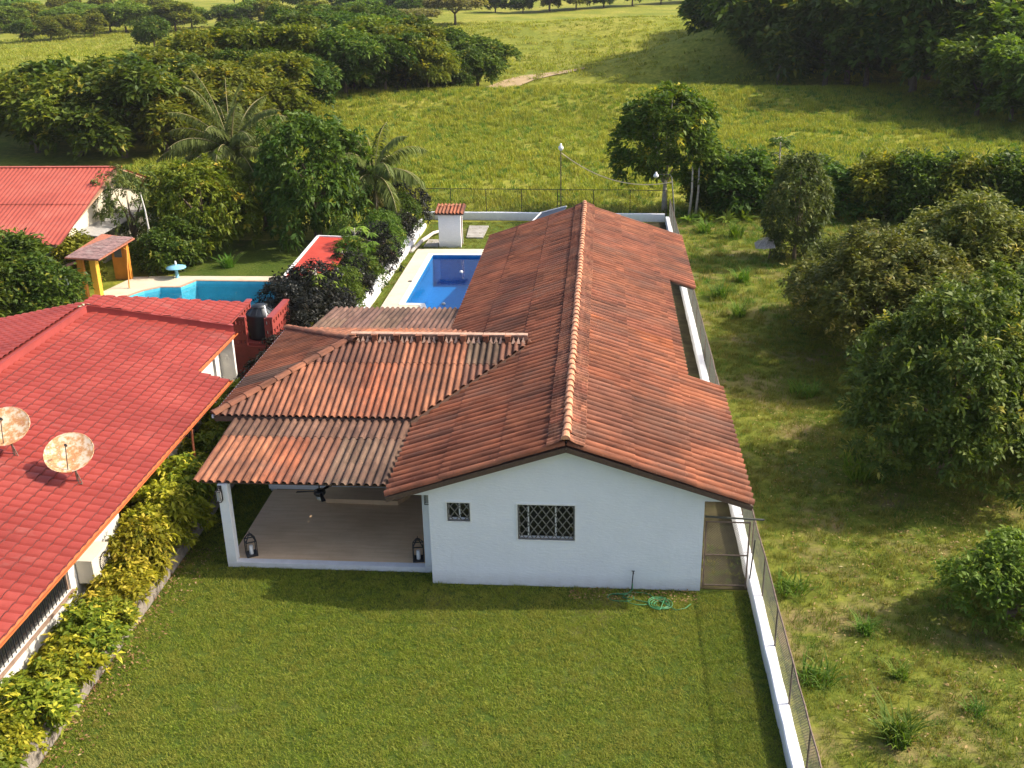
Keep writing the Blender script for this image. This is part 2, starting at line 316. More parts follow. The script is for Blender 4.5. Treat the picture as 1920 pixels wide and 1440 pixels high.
def scatter(name, surf_v, surf_f, protos, density, label, cat='grass', smin=.7, smax=1.25, nscale=.3, lo=.35, hi=.6, seed=0, dmin=0.0):
    me = bpy.data.meshes.new(name); me.from_pydata(surf_v, [], surf_f); o = bpy.data.objects.new(name, me); COL.objects.link(o); tag(o, label, cat, kind='stuff')
    ng = bpy.data.node_groups.new(name, 'GeometryNodeTree')
    ng.interface.new_socket('Geometry', in_out='INPUT', socket_type='NodeSocketGeometry'); ng.interface.new_socket('Geometry', in_out='OUTPUT', socket_type='NodeSocketGeometry')
    gi = ng.nodes.new('NodeGroupInput'); go = ng.nodes.new('NodeGroupOutput'); d = ng.nodes.new('GeometryNodeDistributePointsOnFaces'); d.inputs['Seed'].default_value = seed
    nz = ng.nodes.new('ShaderNodeTexNoise'); nz.inputs['Scale'].default_value = nscale; nz.inputs['Detail'].default_value = 3
    mr = ng.nodes.new('ShaderNodeMapRange'); mr.inputs['From Min'].default_value = lo; mr.inputs['From Max'].default_value = hi; mr.inputs['To Min'].default_value = dmin * density; mr.inputs['To Max'].default_value = density
    pos = ng.nodes.new('GeometryNodeInputPosition'); ng.links.new(pos.outputs[0], nz.inputs['Vector'])
    ng.links.new(nz.outputs['Fac'], mr.inputs['Value']); ng.links.new(mr.outputs[0], d.inputs['Density'])
    inst = ng.nodes.new('GeometryNodeInstanceOnPoints'); jn = ng.nodes.new('GeometryNodeGeometryToInstance')
    for p in protos:
        oi = ng.nodes.new('GeometryNodeObjectInfo'); oi.inputs['Object'].default_value = p; oi.inputs['As Instance'].default_value = True; ng.links.new(oi.outputs['Geometry'], jn.inputs[0])
    inst.inputs['Pick Instance'].default_value = True
    rz = ng.nodes.new('FunctionNodeRandomValue'); rz.data_type = 'FLOAT_VECTOR'; rz.inputs[0].default_value = (-.12, -.12, 0); rz.inputs[1].default_value = (.12, .12, 6.28)
    rs = ng.nodes.new('FunctionNodeRandomValue'); rs.data_type = 'FLOAT'; rs.inputs[2].default_value = smin; rs.inputs[3].default_value = smax
    ng.links.new(gi.outputs[0], d.inputs['Mesh']); ng.links.new(d.outputs['Points'], inst.inputs['Points']); ng.links.new(jn.outputs[0], inst.inputs['Instance'])
    ng.links.new(rz.outputs[0], inst.inputs['Rotation']); ng.links.new(rs.outputs[1], inst.inputs['Scale']); ng.links.new(inst.outputs[0], go.inputs[0])
    md = o.modifiers.new('scatter', 'NODES'); md.node_group = ng; return o
def surf(poly_cells, step, inside=None):
    V = []; F = []
    for (x0, x1, y0, y1) in poly_cells:
        ax = np.linspace(x0, x1, max(2, int((x1 - x0) / step) + 1)); ay = np.linspace(y0, y1, max(2, int((y1 - y0) / step) + 1)); k = len(V)
        for y in ay:
            for x in ax: V.append((x, y, float(T(x, y))))
        n = len(ax)
        for j in range(len(ay) - 1):
            for q in range(n - 1):
                cx, cy = (ax[q] + ax[q + 1]) / 2, (ay[j] + ay[j + 1]) / 2
                if inside is None or inside(cx, cy): F.append((k + j * n + q, k + j * n + q + 1, k + (j + 1) * n + q + 1, k + (j + 1) * n + q))
    return V, F
L_lawn = leafmat('lawn_blade', (.125, .185, .014), (.23, .285, .026), (.42, .40, .09), .3, .6, (.45, (.30, .29, .05)))
L_field = leafmat('pasture_blade', (.18, .225, .024), (.37, .37, .05), (.62, .51, .15), .3, .6, (.09, (.20, .26, .03)))
L_yard = leafmat('yard_blade', (.14, .165, .026), (.28, .255, .06), (.44, .34, .14), .3, .6, (.3, (.13, .19, .02)))
L_green = leafmat('lush_blade', (.06, .14, .015), (.14, .24, .03), (.22, .28, .05), .3, .55)
G_lawn = [blades('lawn_tuft_a', 26, .1, .05, .009, L_lawn, 1.2, 1), blades('lawn_tuft_b', 24, .1, .042, .010, L_lawn, 1.6, 2), blades('lawn_tuft_c', 20, .11, .06, .010, L_lawn, 1.1, 15)]
scatter('lawn_grass', *surf([(-7.06, 8.2, -10.5, -.05), (-7.06, -.05, -.05, .48), (-7.06, -5.75, .48, 11)], 1.0), G_lawn, 130, 'short green turf of the front lawn', dmin=.8, seed=1, nscale=.8, lo=.3, hi=.55)
G_yard = [blades('yard_tuft_a', 30, .16, .12, .011, L_yard, 1.0, 3), blades('yard_tuft_b', 26, .14, .17, .011, L_yard, .8, 4), blades('yard_tuft_c', 22, .16, .09, .012, L_green, 1.1, 5)]
scatter('yard_grass', *surf([(8.8, 24, -10, 22)], 1.0), G_yard, 34, 'patchy dry grass of the rough yard', dmin=.3, nscale=.45, lo=.38, hi=.62, seed=2)
G_lush = [blades('lush_tuft_a', 34, .2, .2, .016, L_green, .9, 6), blades('lush_tuft_b', 30, .2, .28, .016, L_yard, .8, 7)]
scatter('far_yard_grass', *surf([(8.8, 30, 22, 41)], 1.0), G_lush, 10, 'long grass at the back of the rough yard', dmin=.25, nscale=.4, seed=3)
G_field = [blades('pasture_tuft_a', 26, .26, .32, .032, L_field, .9, 8), blades('pasture_tuft_b', 24, .3, .42, .034, L_field, .75, 9), blades('pasture_tuft_c', 22, .28, .26, .034, L_green, 1.0, 10)]
scatter('pasture_grass', *surf([(-34, 60, 41.6, 112)], 3.0), G_field, 6.5, 'tall tussock grass of the pasture behind the fence', dmin=.25, nscale=.16, lo=.38, hi=.58, smin=.55, smax=1.6, seed=4)
G_far = [blades('far_tuft_a', 20, .7, .45, .08, L_field, 1.2, 11), blades('far_tuft_b', 20, .7, .5, .09, L_field, 1.2, 12)]
scatter('far_pasture_grass', *surf([(-130, 60, 112, 250)], 6.0), G_far, .55, 'grass of the far rolling pasture', dmin=.4, nscale=.05, smin=.6, smax=1.3, seed=5)
scatter('edge_grass', *surf([(-.05, 7.0, -.14, -.03), (-5.75, -.05, .36, .47), (7.9, 8.2, -10, 0), (-7.08, -6.9, -9, 4), (8.5, 8.75, -10, 39), (7.05, 8.15, .2, 2.2), (7.05, 7.35, 2.2, 38)], .5), [G_yard[0], G_yard[2]], 26, 'longer unmown grass along walls and kerbs', dmin=.2, nscale=1.2, smin=.35, smax=.8, seed=8)
scatter('back_lawn_grass', *surf([(-6.2, 2, 34, 40.5), (-6.45, -6.05, 20, 34)], 1.0), G_lawn[:1] + G_yard[:1], 25, 'grass of the back lawn by the pool shed', dmin=.3, nscale=.6, seed=6)

# ------------------------------------------------------------------ corrugated clay sheets
PITCH = .2
BF = .66
def wave(x, a=.065, p=PITCH):
    t = (x / p) % 1.0; return a * max(0.0, 1 - (2 * t / BF - 1) ** 2) ** .5 if t < BF else 0.0
def sheet_mesh(name, w, l, p=PITCH, seg=8, lip=.014):
    n = int(round(w / p)) * seg; am = .36 * p; V = []; F = []; xs_ = []
    for i in range(n + 1):
        k, t = divmod(i, seg); xs_.append((k + BF * (.5 - .5 * math.cos(math.pi * t / (seg - 1)))) * p)
    prof = [(x, wave(min(max(x, 0), w), am, p) if 0 < i < n and 0 < i % seg < seg - 1 else 0.0) for i, x in enumerate(xs_)]
    for (y, dz) in ((0, 0), (l, 0), (l, 0), (l - .004, -lip)):
        for x, z in prof: V.append((x, y, z + dz))
    for r in (0, 2):
        for i in range(n): a = r * (n + 1) + i; F.append((a, a + n + 1, a + n + 2, a + 1))
    me = bpy.data.meshes.new(name); me.from_pydata(V, [], F); me.materials.append(M_clay); me.shade_smooth(); return me
SHEETS = {}
def get_sheet(w, l, p=PITCH):
    k = (round(w, 3), round(l, 3), p)
    if k not in SHEETS: SHEETS[k] = sheet_mesh('roof_sheet', w, l, p)
    return SHEETS[k]
def frame(o, u, v):                                     # local x=u, y=v (down slope), z=up normal
    u = Vector(u).normalized(); v = Vector(v).normalized(); n = u.cross(v)
    if n.z < 0: n = -n
    return Matrix(((u.x, v.x, n.x, o[0]), (u.y, v.y, n.y, o[1]), (u.z, v.z, n.z, o[2]), (0, 0, 0, 1)))
def sheets(parent, o, u, v, width, lengths, colour, w=1.0, clips=(), lift=.014, lens=None, jitter=1.0, p_=PITCH):
    """rows of sheets from the ridge line o + s*u downwards along v; lower rows lie under upper rows"""
    o = Vector(o); u = Vector(u).normalized(); v = Vector(v).normalized(); n = u.cross(v); n = n if n.z > 0 else -n
    flip = u.cross(v).z < 0
    ncol = max(1, int(round(width / w))); cw = width / ncol; nw = max(1, round(cw / p_)); cw2 = nw * p_
    for c in range(ncol):
        d = 0.0; ls = lens(c, ncol) if lens else lengths
        for r, l in enumerate(ls):
            if l < .05: continue
            p = o + u * (cw * c) + v * (d - (.08 if r else 0)) + n * (lift * (len(ls) - 1 - r) + random.uniform(0, .006) * jitter)
            me = get_sheet(cw2, l + (.08 if r else 0), p_); M = frame(p, u, v) @ Matrix.Rotation(random.uniform(-.004, .004) * jitter, 4, 'Z')
            M = M @ Matrix.Diagonal((cw / cw2, 1, 1, 1))
            if flip: pass
            if clips:
                bm = bmesh.new(); bm.from_mesh(me); bm.transform(M); full = len(bm.verts)
                for (co, no) in clips:
                    g = bm.verts[:] + bm.edges[:] + bm.faces[:]
                    if g: bmesh.ops.bisect_plane(bm, geom=g, plane_co=co, plane_no=no, clear_outer=True)
                if not bm.faces: bm.free(); d += l; continue
                m2 = bpy.data.meshes.new('roof_sheet'); bm.transform(M.inverted()); bm.to_mesh(m2); bm.free(); m2.materials.append(M_clay); m2.shade_smooth(); me = m2
            ob = link('roof_sheet', me, None, parent, M); ob.color = (*colour(c, r, ncol), 1)
            d += l
ORANGE = (.40, .136, .062); TERRA = (.355, .120, .057); BRICK = (.305, .104, .053); BROWN = (.215, .092, .055); GREY = (.185, .116, .076); TAN = (.375, .148, .076); BRIGHT = (.50, .16, .06)
def jit(c, k=.09): f = 1 + random.uniform(-k, k); return tuple(x * f * (1 + random.uniform(-.03, .03)) for x in c)

# ------------------------------------------------------------------ the white house
def wall_grid(mb, ax, a0, a1, z0, z1, p, t, holes):     # wall in plane ax ('y' or 'x') = p, thickness t towards +
    us = sorted({a0, a1} | {h[0] for h in holes} | {h[1] for h in holes}); zs = sorted({z0, z1} | {h[2] for h in holes} | {h[3] for h in holes})
    P = (lambda u, d, z: (u, p + d, z)) if ax == 'y' else (lambda u, d, z: (p + d, u, z))
    def quad(*q): mb.add(q, [(0, 1, 2, 3)])
    for i in range(len(us) - 1):
        for j in range(len(zs) - 1):
            cu, cz = (us[i] + us[i + 1]) / 2, (zs[j] + zs[j + 1]) / 2
            if any(h[0] < cu < h[1] and h[2] < cz < h[3] for h in holes): continue
            A, B, C_, D = us[i], us[i + 1], zs[j], zs[j + 1]
            quad(P(A, 0, C_), P(B, 0, C_), P(B, 0, D), P(A, 0, D)); quad(P(B, t, C_), P(A, t, C_), P(A, t, D), P(B, t, D))
    for h in holes + [(a0, a1, z0, z1)]:
        A, B, C_, D = h
        quad(P(A, 0, C_), P(A, t, C_), P(A, t, D), P(A, 0, D)); quad(P(B, 0, D), P(B, t, D), P(B, t, C_), P(B, 0, C_))
        quad(P(A, 0, D), P(A, t, D), P(B, t, D), P(B, 0, D)); quad(P(A, 0, C_), P(B, 0, C_), P(B, t, C_), P(A, t, C_))
    return mb
HW = 6.98; XR = 3.5225; HR = 4.23; K = .3267; EL = -1.053; ER = 8.128; YF = -.33; YB = 26.3; Y1 = 6.815; Y2 = 18.1; NS = 1.084
rz = lambda x: HR - K * abs(x - XR)
house = thing('white_house', (3.5, 0, 0), 'long white plastered house with weathered terracotta corrugated gable roof', 'house')
WIN = [(2.28, 3.74, 1.40, 2.42), (.47, 1.06, 1.89, 2.43)]
mb = MB(); wall_grid(mb, 'y', 0, HW, 0, 2.55, 0, .18, WIN)
top = [(0, 2.55), (HW, 2.55), (HW, rz(HW) - .12), (XR, HR - .13), (0, rz(0) - .12)]
mb.add([(x, 0, z) for x, z in top] + [(x, .18, z) for x, z in top], [(0, 1, 2, 3, 4), (9, 8, 7, 6, 5)])
mb.box(HW + .002, HW + .5, .01, .16, 2.62, 2.86).box(-.5, -.002, .01, .16, 2.62, 2.86)
mb.build('front_wall', M_white, house)
mb = MB(); mb.box(HW - .18, HW, .182, 26, 0, rz(HW) - .14).box(0, .18, .182, 26, 0, rz(0) - .14).box(.182, HW - .182, 25.8, 26, 0, 2.6)
mb.add([(.182, 26, 2.602), (HW - .182, 26, 2.602), (HW - .182, 26, rz(HW) - .14), (XR, 26, HR - .15), (.182, 26, rz(0) - .14)], [(0, 1, 2, 3, 4)])
mb.build('side_wall', M_white, house)
MB().box(.2, HW - .2, .2, 25.7, .02, .06).build('floor', M_concrete, house)
def window(parent, x0, x1, z0, z1, bars, label):
    M_trim = M_whitemetal
    fr = MB()
    for (a, b, c, d) in ((x0 - .035, x1 + .035, z0 - .035, z0), (x0 - .035, x1 + .035, z1, z1 + .035), (x0 - .035, x0, z0, z1), (x1, x1 + .035, z0, z1)): fr.box(a, b, -.018, .02, c, d)
    w = fr.build('window', M_trim, parent); w['label'] = label
    fi = MB(); t = .03
    for (a, b, c, d) in ((x0 + .002, x1 - .002, z0 + .002, z0 + t + .02), (x0 + .002, x1 - .002, z1 - t, z1 - .002), (x0 + .002, x0 + t, z0 + t + .02, z1 - t), (x1 - t, x1 - .002, z0 + t + .02, z1 - t)): fi.box(a, b, .09, .13, c, d)
    for bx in bars: fi.box(bx - .02, bx + .02, .092, .128, z0 + t + .02, z1 - t)
    fi.build('sash_frame', M_trim, w)
    ex = [x0 + t] + list(bars) + [x1 - t]
    for a, b in zip(ex[:-1], ex[1:]): MB().box(a + .021, b - .021, .105, .111, z0 + .06, z1 - .04).build('pane', M_pane, w)
    g = MB(); y = .03
    for (a, b, c, d) in ((x0 + .004, x1 - .004, z0 + .004, z0 + .03), (x0 + .004, x1 - .004, z1 - .03, z1 - .004), (x0 + .004, x0 + .03, z0 + .031, z1 - .031), (x1 - .03, x1 - .004, z0 + .031, z1 - .031)): g.box(a, b, y - .012, y + .012, c, d)
    sp = .21; wd = x1 - x0; hg = z1 - z0; k = -int(hg / sp) - 1
    while k * sp < wd:
        for s in (1, -1):
            u0, v0 = k * sp, 0; pts = []
            # line x = u0 + t*.7 , z = t
            for tt in (0, hg): pts.append((u0 + tt * .72, tt))
            (ua, va), (ub, vb) = pts
            ta = max(0, -ua / .72); tb = min(hg, (wd - ua) / .72)
            if tb - ta > .05:
                A = (ua + ta * .72, ta); B = (ua + tb * .72, tb)
                fx = (lambda u: x0 + u) if s == 1 else (lambda u: x1 - u)
                g.bar((fx(A[0]), y + .004 * s, z0 + A[1]), (fx(B[0]), y + .004 * s, z0 + B[1]), .024, .018, (0, 1, 0))
        k += 1
    g.build('grille', M_grille, w)
    return w
window(house, *WIN[0], [2.55, 3.25], 'wide barred window with diamond grille')
window(house, *WIN[1], [.78], 'small square window with diamond grille')
# curtains/room behind the big window read as dark
# main roof: deck with fascia, sheets, ridge tiles
mb = MB(); dz = -.03
def rp(x, y, off=0): return (x, y, rz(x) + off)
mb.slab([rp(EL + .05, YF + .03, dz), rp(XR - .001, YF + .03, dz), rp(XR - .001, YB - .03, dz), rp(EL + .05, YB - .03, dz)], .05)
for (a, b, e) in ((YF + .03, Y1, ER - .05), (Y1 + .002, Y2 - .002, ER - NS - .05), (Y2, YB - .03, ER - .05)):
    mb.slab([rp(XR + .001, a, dz), rp(e, a, dz), rp(e, b, dz), rp(XR + .001, b, dz)], .05)
roof = mb.build('roof', M_wood, house)
fb = MB()
for yy in (YF + .012, YB - .03):
    for sx in (EL + .02, ER - .02):
        a = Vector(rp(XR, yy, -.10)); b = Vector(rp(sx, yy, -.10)); fb.bar(a, b, .035, .13)
for yy in (Y1 + .02, Y2 - .02): fb.bar(rp(ER - NS - .06, yy, -.10), rp(ER - .02, yy, -.10), .035, .12)
fb.bar(rp(EL + .06, YF + .04, -.12), rp(EL + .06, YB - .04, -.12), .03, .12)
for a, b, e in ((YF + .04, Y1, ER), (Y1, Y2, ER - NS), (Y2, YB - .04, ER)): fb.bar(rp(e - .06, a, -.12), rp(e - .06, b, -.12), .03, .12)
fb.build('fascia', M_wood, roof)
dn = math.sqrt(1 + K * K); LL = (XR - EL) * dn; LR = (ER - XR) * dn; LN = (ER - NS - XR) * dn
band = {}
def col_main(side):
    def f(c, r, n):
        y = YF + (YB - YF) * (c + .5) / n; q = random.random()
        base = tuple(u + (w_ - u) * q for u, w_ in zip(BRICK, TERRA)) if y > 9 else tuple(u + (w_ - u) * q for u, w_ in zip(TERRA, ORANGE))
        if side == 'R':
            if c in (2, 3, 4) and not (c == 2 and r == 2): base = tuple(.5 * (u + w_) for u, w_ in zip(BROWN, base))
            if c == 10 and r < 2: base = BRIGHT
        return jit(base, .05)
    return f
sheets(roof, (XR - .0, YF, HR - .0), (0, 1, 0), (EL - XR, 0, -K * (XR - EL)), YB - YF, [LL * .36, LL * .33, LL * .31], col_main('L'), p_=.32, w=.96)
def lensR(c, n):
    y = YF + (YB - YF) * (c + .5) / n; t = LN if Y1 < y < Y2 else LR
    a, b = LR * .36, LR * .33; return [a, b, t - a - b]
sheets(roof, (XR, YF, HR), (0, 1, 0), (ER - XR, 0, -K * (ER - XR)), YB - YF, None, col_main('R'), lens=lensR, p_=.32, w=.96)
# ridge tiles: tapering barrel with a corrugated skirt either side
RL = .41
def ridge_tile_mesh():
    m = MB(); n = 8; V = []
    for k, (y, r) in enumerate(((0, .115), (RL * .9, .092), (RL, .085))):
        V.append([(r * 1.05 * math.cos(math.pi * j / n), y, .075 + r * math.sin(math.pi * j / n)) for j in range(n + 1)])
    for k in range(2):
        for j in range(n):
            m.add([V[k][j], V[k][j + 1], V[k + 1][j + 1], V[k + 1][j]], [(0, 3, 2, 1)])
    m.add(V[0], [tuple(range(n + 1))]); m.add(V[2], [tuple(range(n + 1))[::-1]])
    ny = 12
    for s in (-1, 1):
        q = []
        for i in range(ny + 1):
            y = RL * i / ny; wv = wave(y * (2 * PITCH / RL), .085)
            q.append([(s * .09, y, .075 + .3 * wv), (s * .26, y, .055 - .26 * K + wv * .8), (s * .47, y, .062 - .47 * K + wv * .55), (s * .475, y, .02 - .475 * K + wv * .5)])
        for i in range(ny):
            for j in range(3): m.add([q[i][j], q[i][j + 1], q[i + 1][j + 1], q[i + 1][j]], [(0, 1, 2, 3) if s > 0 else (3, 2, 1, 0)])
    return m.mesh('ridge_tile', True)
RT_ME = ridge_tile_mesh(); RT_ME.materials.append(M_ridge); RT_ME.materials.append(M_clay)
for p in RT_ME.polygons:
    if p.index >= 18: p.material_index = 1
nr = int((YB - YF) / RL) + 1
for k in range(nr):
    y = YF - .02 + k * RL; o = link('ridge_tile', RT_ME, None, roof, Matrix.Translation((XR + random.uniform(-.012, .012), y, HR + .115 + .006 * (k % 2))) @ Matrix.Rotation(random.uniform(-.035, .035), 4, 'Z') @ Matrix.Rotation(-.03, 4, 'X')); o.color = (*jit(TAN if random.random() < .5 else BRICK, .2), 1)

# wing with hipped roof, ridge crest and two lean-to roofs
WX0 = -7.0; WY0 = 4.0; WY1 = 11.8; WYR = 7.9; WZ = 2.95; WZR = 3.95; HX = -3.7
CUTA = (Vector((-1.09, 3.9, 0)), Vector((2.05, 7.75, 0))); CUTB = (Vector((2.05, 8.05, 0)), Vector((-1.09, 11.9, 0)))
wing = MB().slab([(WX0 + .06, WY0 + .05, WZ - .05), (-1.2, WY0 + .05, WZ - .05), (1.95, WYR, WZR - .05), (HX, WYR, WZR - .05)], .05)
wing.slab([(1.95, WYR + .001, WZR - .05), (-1.2, WY1 - .05, WZ - .05), (WX0 + .06, WY1 - .05, WZ - .05), (HX, WYR + .001, WZR - .05)], .05)
wing.slab([(WX0 + .05, WY1 - .06, WZ - .05), (WX0 + .05, WY0 + .06, WZ - .05), (HX - .002, WYR, WZR - .05)], .05)
wroof = wing.build('wing_roof', M_wood, house)
fb = MB().bar((WX0 + .02, WY0 + .02, WZ - .1), (-1.1, WY0 + .02, WZ - .1), .04, .16).bar((-1.1, WY1 - .02, WZ - .1), (WX0 + .02, WY1 - .02, WZ - .1), .04, .16)
for (A, B) in (CUTA, CUTB):                              # closure board between the two roofs
    pts = []
    for t in (0, 1):
        p = A.lerp(B, t); zt = WZ + (WZR - WZ) * (1 - abs(p.y - WYR) / (WYR - WY0)); pts.append((p.x - .02, p.y, rz(p.x) - .02, zt - .02))
    (x0, y0, a0, b0), (x1, y1, a1, b1) = pts; fb.add([(x0, y0, a0), (x1, y1, a1), (x1, y1, b1), (x0, y0, b0)], [(0, 1, 2, 3)])
fb.build('fascia', M_wood, wroof)
MB().bar((WX0 - .03, WY0, WZ - .035), (WX0 - .03, WY1, WZ - .035), .05, .10).build('white_trim', M_white, wroof)
def vplane(a, b, keep):                                  # vertical plane through a,b; keep the side holding point keep
    a = Vector((a[0], a[1], 0)); d = Vector((b[0], b[1], 0)) - a; n = Vector((d.y, -d.x, 0)).normalized()
    if (Vector((keep[0], keep[1], 0)) - a).dot(n) > 0: n = -n
    return (a, n)
hipF = ((WX0, WY0), (HX, WYR)); hipB = ((WX0, WY1), (HX, WYR))
inner = (-2.5, 5.0); SLW = math.hypot(WYR - WY0, WZR - WZ); SLH = math.hypot(HX - WX0, WZR - WZ)
def col_wf(c, r, n):
    q = random.random()
    if r == 0: return jit(GREY if q < .6 else BROWN) if c not in (5, 6) else jit(TAN)
    return jit(TAN if q < .55 else (ORANGE if q < .75 else BROWN))
sheets(wroof, (WX0, WYR, WZR), (1, 0, 0), (0, WY0 - WYR, WZ - WZR), 9.2, [SLW * .33, SLW * .67], col_wf, clips=[vplane(*hipF, (-3, 5)), vplane(CUTA[0], CUTA[1], (-3, 5))])
sheets(wroof, (WX0, WYR, WZR), (1, 0, 0), (0, WY1 - WYR, WZ - WZR), 9.2, [SLW * .33, SLW * .67], col_wf, clips=[vplane(*hipB, (-3, 11)), vplane(CUTB[0], CUTB[1], (-3, 11))])
def col_wl(c, r, n): return jit(TERRA if random.random() < .6 else TAN) if c not in (2,) else jit(GREY)
sheets(wroof, (HX, WY0, WZR), (0, 1, 0), (WX0 - HX, 0, WZ - WZR), WY1 - WY0, [SLH * .4, SLH * .6], col_wl, clips=[vplane(*hipF, (-6, 8)), vplane(*hipB, (-6, 8))])
# hip tiles
def hip_tile_mesh(l=.62):
    m = MB(); n = 6; V = []
    for y, r in ((0, .13), (l, .105)): V.append([(r * math.cos(math.pi * j / n) * 1.25, y, r * math.sin(math.pi * j / n) * .75) for j in range(n + 1)])
    for j in range(n): m.add([V[0][j], V[0][j + 1], V[1][j + 1], V[1][j]], [(0, 3, 2, 1)])
    m.add(V[0], [tuple(range(n + 1))]); return m.mesh('hip_tile', True)
HT = hip_tile_mesh(); HT.materials.append(M_clay)
for (a, b) in ((Vector((WX0, WY0, WZ)), Vector((HX, WYR, WZR))), (Vector((WX0, WY1, WZ)), Vector((HX, WYR, WZR)))):
    d = (b - a); L = d.length; d.normalize(); k = 0.0
    while k < L - .1:
        y = d; x = y.cross(Vector((0, 0, 1))).normalized(); z = x.cross(y); p = a + d * k + z * .06
        o = link('hip_tile', HT, None, wroof, Matrix(((x.x, y.x, z.x, p.x), (x.y, y.y, z.y, p.y), (x.z, y.z, z.z, p.z), (0, 0, 0, 1)))); o.color = (*jit(TAN), 1); k += .56
# crest along the wing's ridge: sandy posts, dark gaps with pointed tile ends, a ledge on top
M_crest = simple('pale_crest_tile', (.42, .26, .18), .85, .3, 7, .2)
def crest(kind):
    m = MB(); w = .70
    if kind == 'post': return m.box(0, .17, -.16, .10, -.06, .16).box(-.02, .19, -.18, .12, .16, .185).mesh('ridge_post')
    if kind == 'cap': m.box(0, w, -.05, .16, .15, .19); m.box(0, w, .05, .09, -.05, .15); return m.mesh('ridge_cap')
    for k in range(3):
        x = .26 + k * .155; m.add([(x - .07, -.20, -.055), (x + .07, -.20, -.055), (x, -.06, .13), (x, .03, -.02)], [(0, 1, 2), (1, 3, 2), (3, 0, 2), (0, 3, 1)])
    return m.mesh('ridge_tooth_row')
cm = {k: crest(k) for k in ('post', 'cap', 'teeth')}
cm['post'].materials.append(M_clay); cm['cap'].materials.append(M_crest); cm['teeth'].materials.append(M_crest)
for k in range(8):
    x = HX + .02 + k * .715; M = Matrix.Translation((x, WYR, WZR + .05))
    cp = link('ridge_cap', cm['cap'], None, wroof, M)
    o = link('ridge_post', cm['post'], None, wroof, M); o.color = (*jit(TAN), 1)
    link('ridge_tooth_row', cm['teeth'], None, wroof, M)
# front lean-to
LZ0 = 2.58; LZ1 = 2.83; LY0 = .52; LY1 = 4.15; LX0 = -6.25; LX1 = -1.10
sl1 = math.hypot(LY1 - LY0, LZ1 - LZ0)
lroof = MB().slab([(LX0 + .08, LY0 + .08, LZ0 - .03), (LX1, LY0 + .08, LZ0 - .03), (LX1, LY1, LZ1 - .03), (LX0 + .08, LY1, LZ1 - .03)], .04)
for k in range(6): y = LY0 + .25 + k * .7; lroof.box(LX0 + .15, LX1, y, y + .05, LZ0 - .02 - .13 + (y - LY0) * (LZ1 - LZ0) / (LY1 - LY0), LZ0 - .075 + (y - LY0) * (LZ1 - LZ0) / (LY1 - LY0))
lroof.box(LX0 + .1, LX1, LY1 + .002, LY1 + .05, LZ1 - .05, WZ - .06)  # board added to stop sun leaking between lean-to and wing roof
lroof = lroof.build('patio_roof', M_wood, house)
def col_lt(c, r, n): return jit(tuple(.6 * u + .4 * w_ for u, w_ in zip(GREY, BROWN)), .15) if r == 0 else jit((TERRA if random.random() < .5 else TAN) if c < 3 else (GREY if c > 3 else BROWN), .06)
sheets(lroof, (LX0 - .15, LY1, LZ1 + .0), (1, 0, 0), (0, LY0 - LY1, LZ0 - LZ1), LX1 - LX0 + .13, [sl1 * .33, sl1 * .67], col_lt, w=.9)
# rear lean-to
BZ0 = 2.45; BZ1 = 2.86; BY0 = 11.7; BY1 = 15.75
broof = MB().slab([(-6.0, BY0, BZ1 - .03), (-1.3, BY0, BZ1 - .03), (-1.3, BY1 - .06, BZ0 - .03), (-6.1, BY1 - .06, BZ0 - .03)], .05).build('rear_roof', M_wood, house)
def col_bl(c, r, n): return jit(GREY if random.random() < .6 else (.19, .11, .08), .12)
sheets(broof, (-6.25, BY0, BZ1), (1, 0, 0), (0, BY1 - BY0, BZ0 - BZ1), 5.2, [2.0, 2.09], col_bl, w=1.0)
for x in (-6.0, -1.5): MB().box(x, x + .14, BY1 - .35, BY1 - .21, 0, BZ0 - .09).build('rear_post', M_white, house)
MB().box(-6.1, -.05, 12.2, 22.0, .0, .05).build('rear_terrace', simple('beige_terrace', (.55, .47, .36), .7, .1), house)

# wing walls (set back under the wing eaves), patio floor, pillars
wl = MB(); wall_grid(wl, 'y', -5.85, -.02, .16, 2.78, 4.75, .15, [(-3.35, -.35, .30, 2.35)]); wl.box(-5.85, -5.70, 4.905, 11.6, 0, 2.80).box(-5.69, -.02, 11.45, 11.6, 0, 2.80).build('wing_wall', M_white, house)
dr = MB()
for x in (-3.35, -2.62, -1.88, -1.12, -.40): dr.box(x, x + .05, 4.80, 4.86, .30, 2.35)
dr.box(-3.35, -.35, 4.802, 4.858, 2.28, 2.346); dr.box(-3.35, -.35, 4.802, 4.858, .30, .36)
door = dr.build('glass_door', M_blackmetal, house)
for x in (-3.30, -2.57, -1.83, -1.07): MB().box(x + .002, x + .676, 4.825, 4.835, .362, 2.279).build('pane', M_pane, door)
def floortile():
    m, nt, bs = nodes('beige_floor_tile'); v = world_pos(nt, (.8, 5, 1)); f = noise(nt, 1.5, 6, v, .65)
    col = ramp(nt, f, [(.25, (.68, .46, .265)), (.5, (.77, .54, .32)), (.75, (.83, .61, .38))])
    f2 = noise(nt, .5, 4, world_pos(nt)); col = mixc(nt, col, (.8, .78, .74), ramp(nt, f2, [(.35, (1, 1, 1)), (.65, (0, 0, 0))]), 'MULTIPLY')
    br = N(nt, 'ShaderNodeTexBrick'); br.inputs['Scale'].default_value = 1.0; br.inputs['Mortar Size'].default_value = .006; br.inputs['Brick Width'].default_value = 1.2; br.inputs['Row Height'].default_value = .2
    br.inputs['Color1'].default_value = (1, 1, 1, 1); br.inputs['Color2'].default_value = (.97, .97, .97, 1); br.inputs['Mortar'].default_value = (.86, .85, .84, 1); nt.links.new(world_pos(nt), br.inputs['Vector'])
    col = mixc(nt, col, br.outputs['Color'], 1.0, 'MULTIPLY'); nt.links.new(col, bs.inputs['Base Color']); bs.inputs['Roughness'].default_value = .55; return m
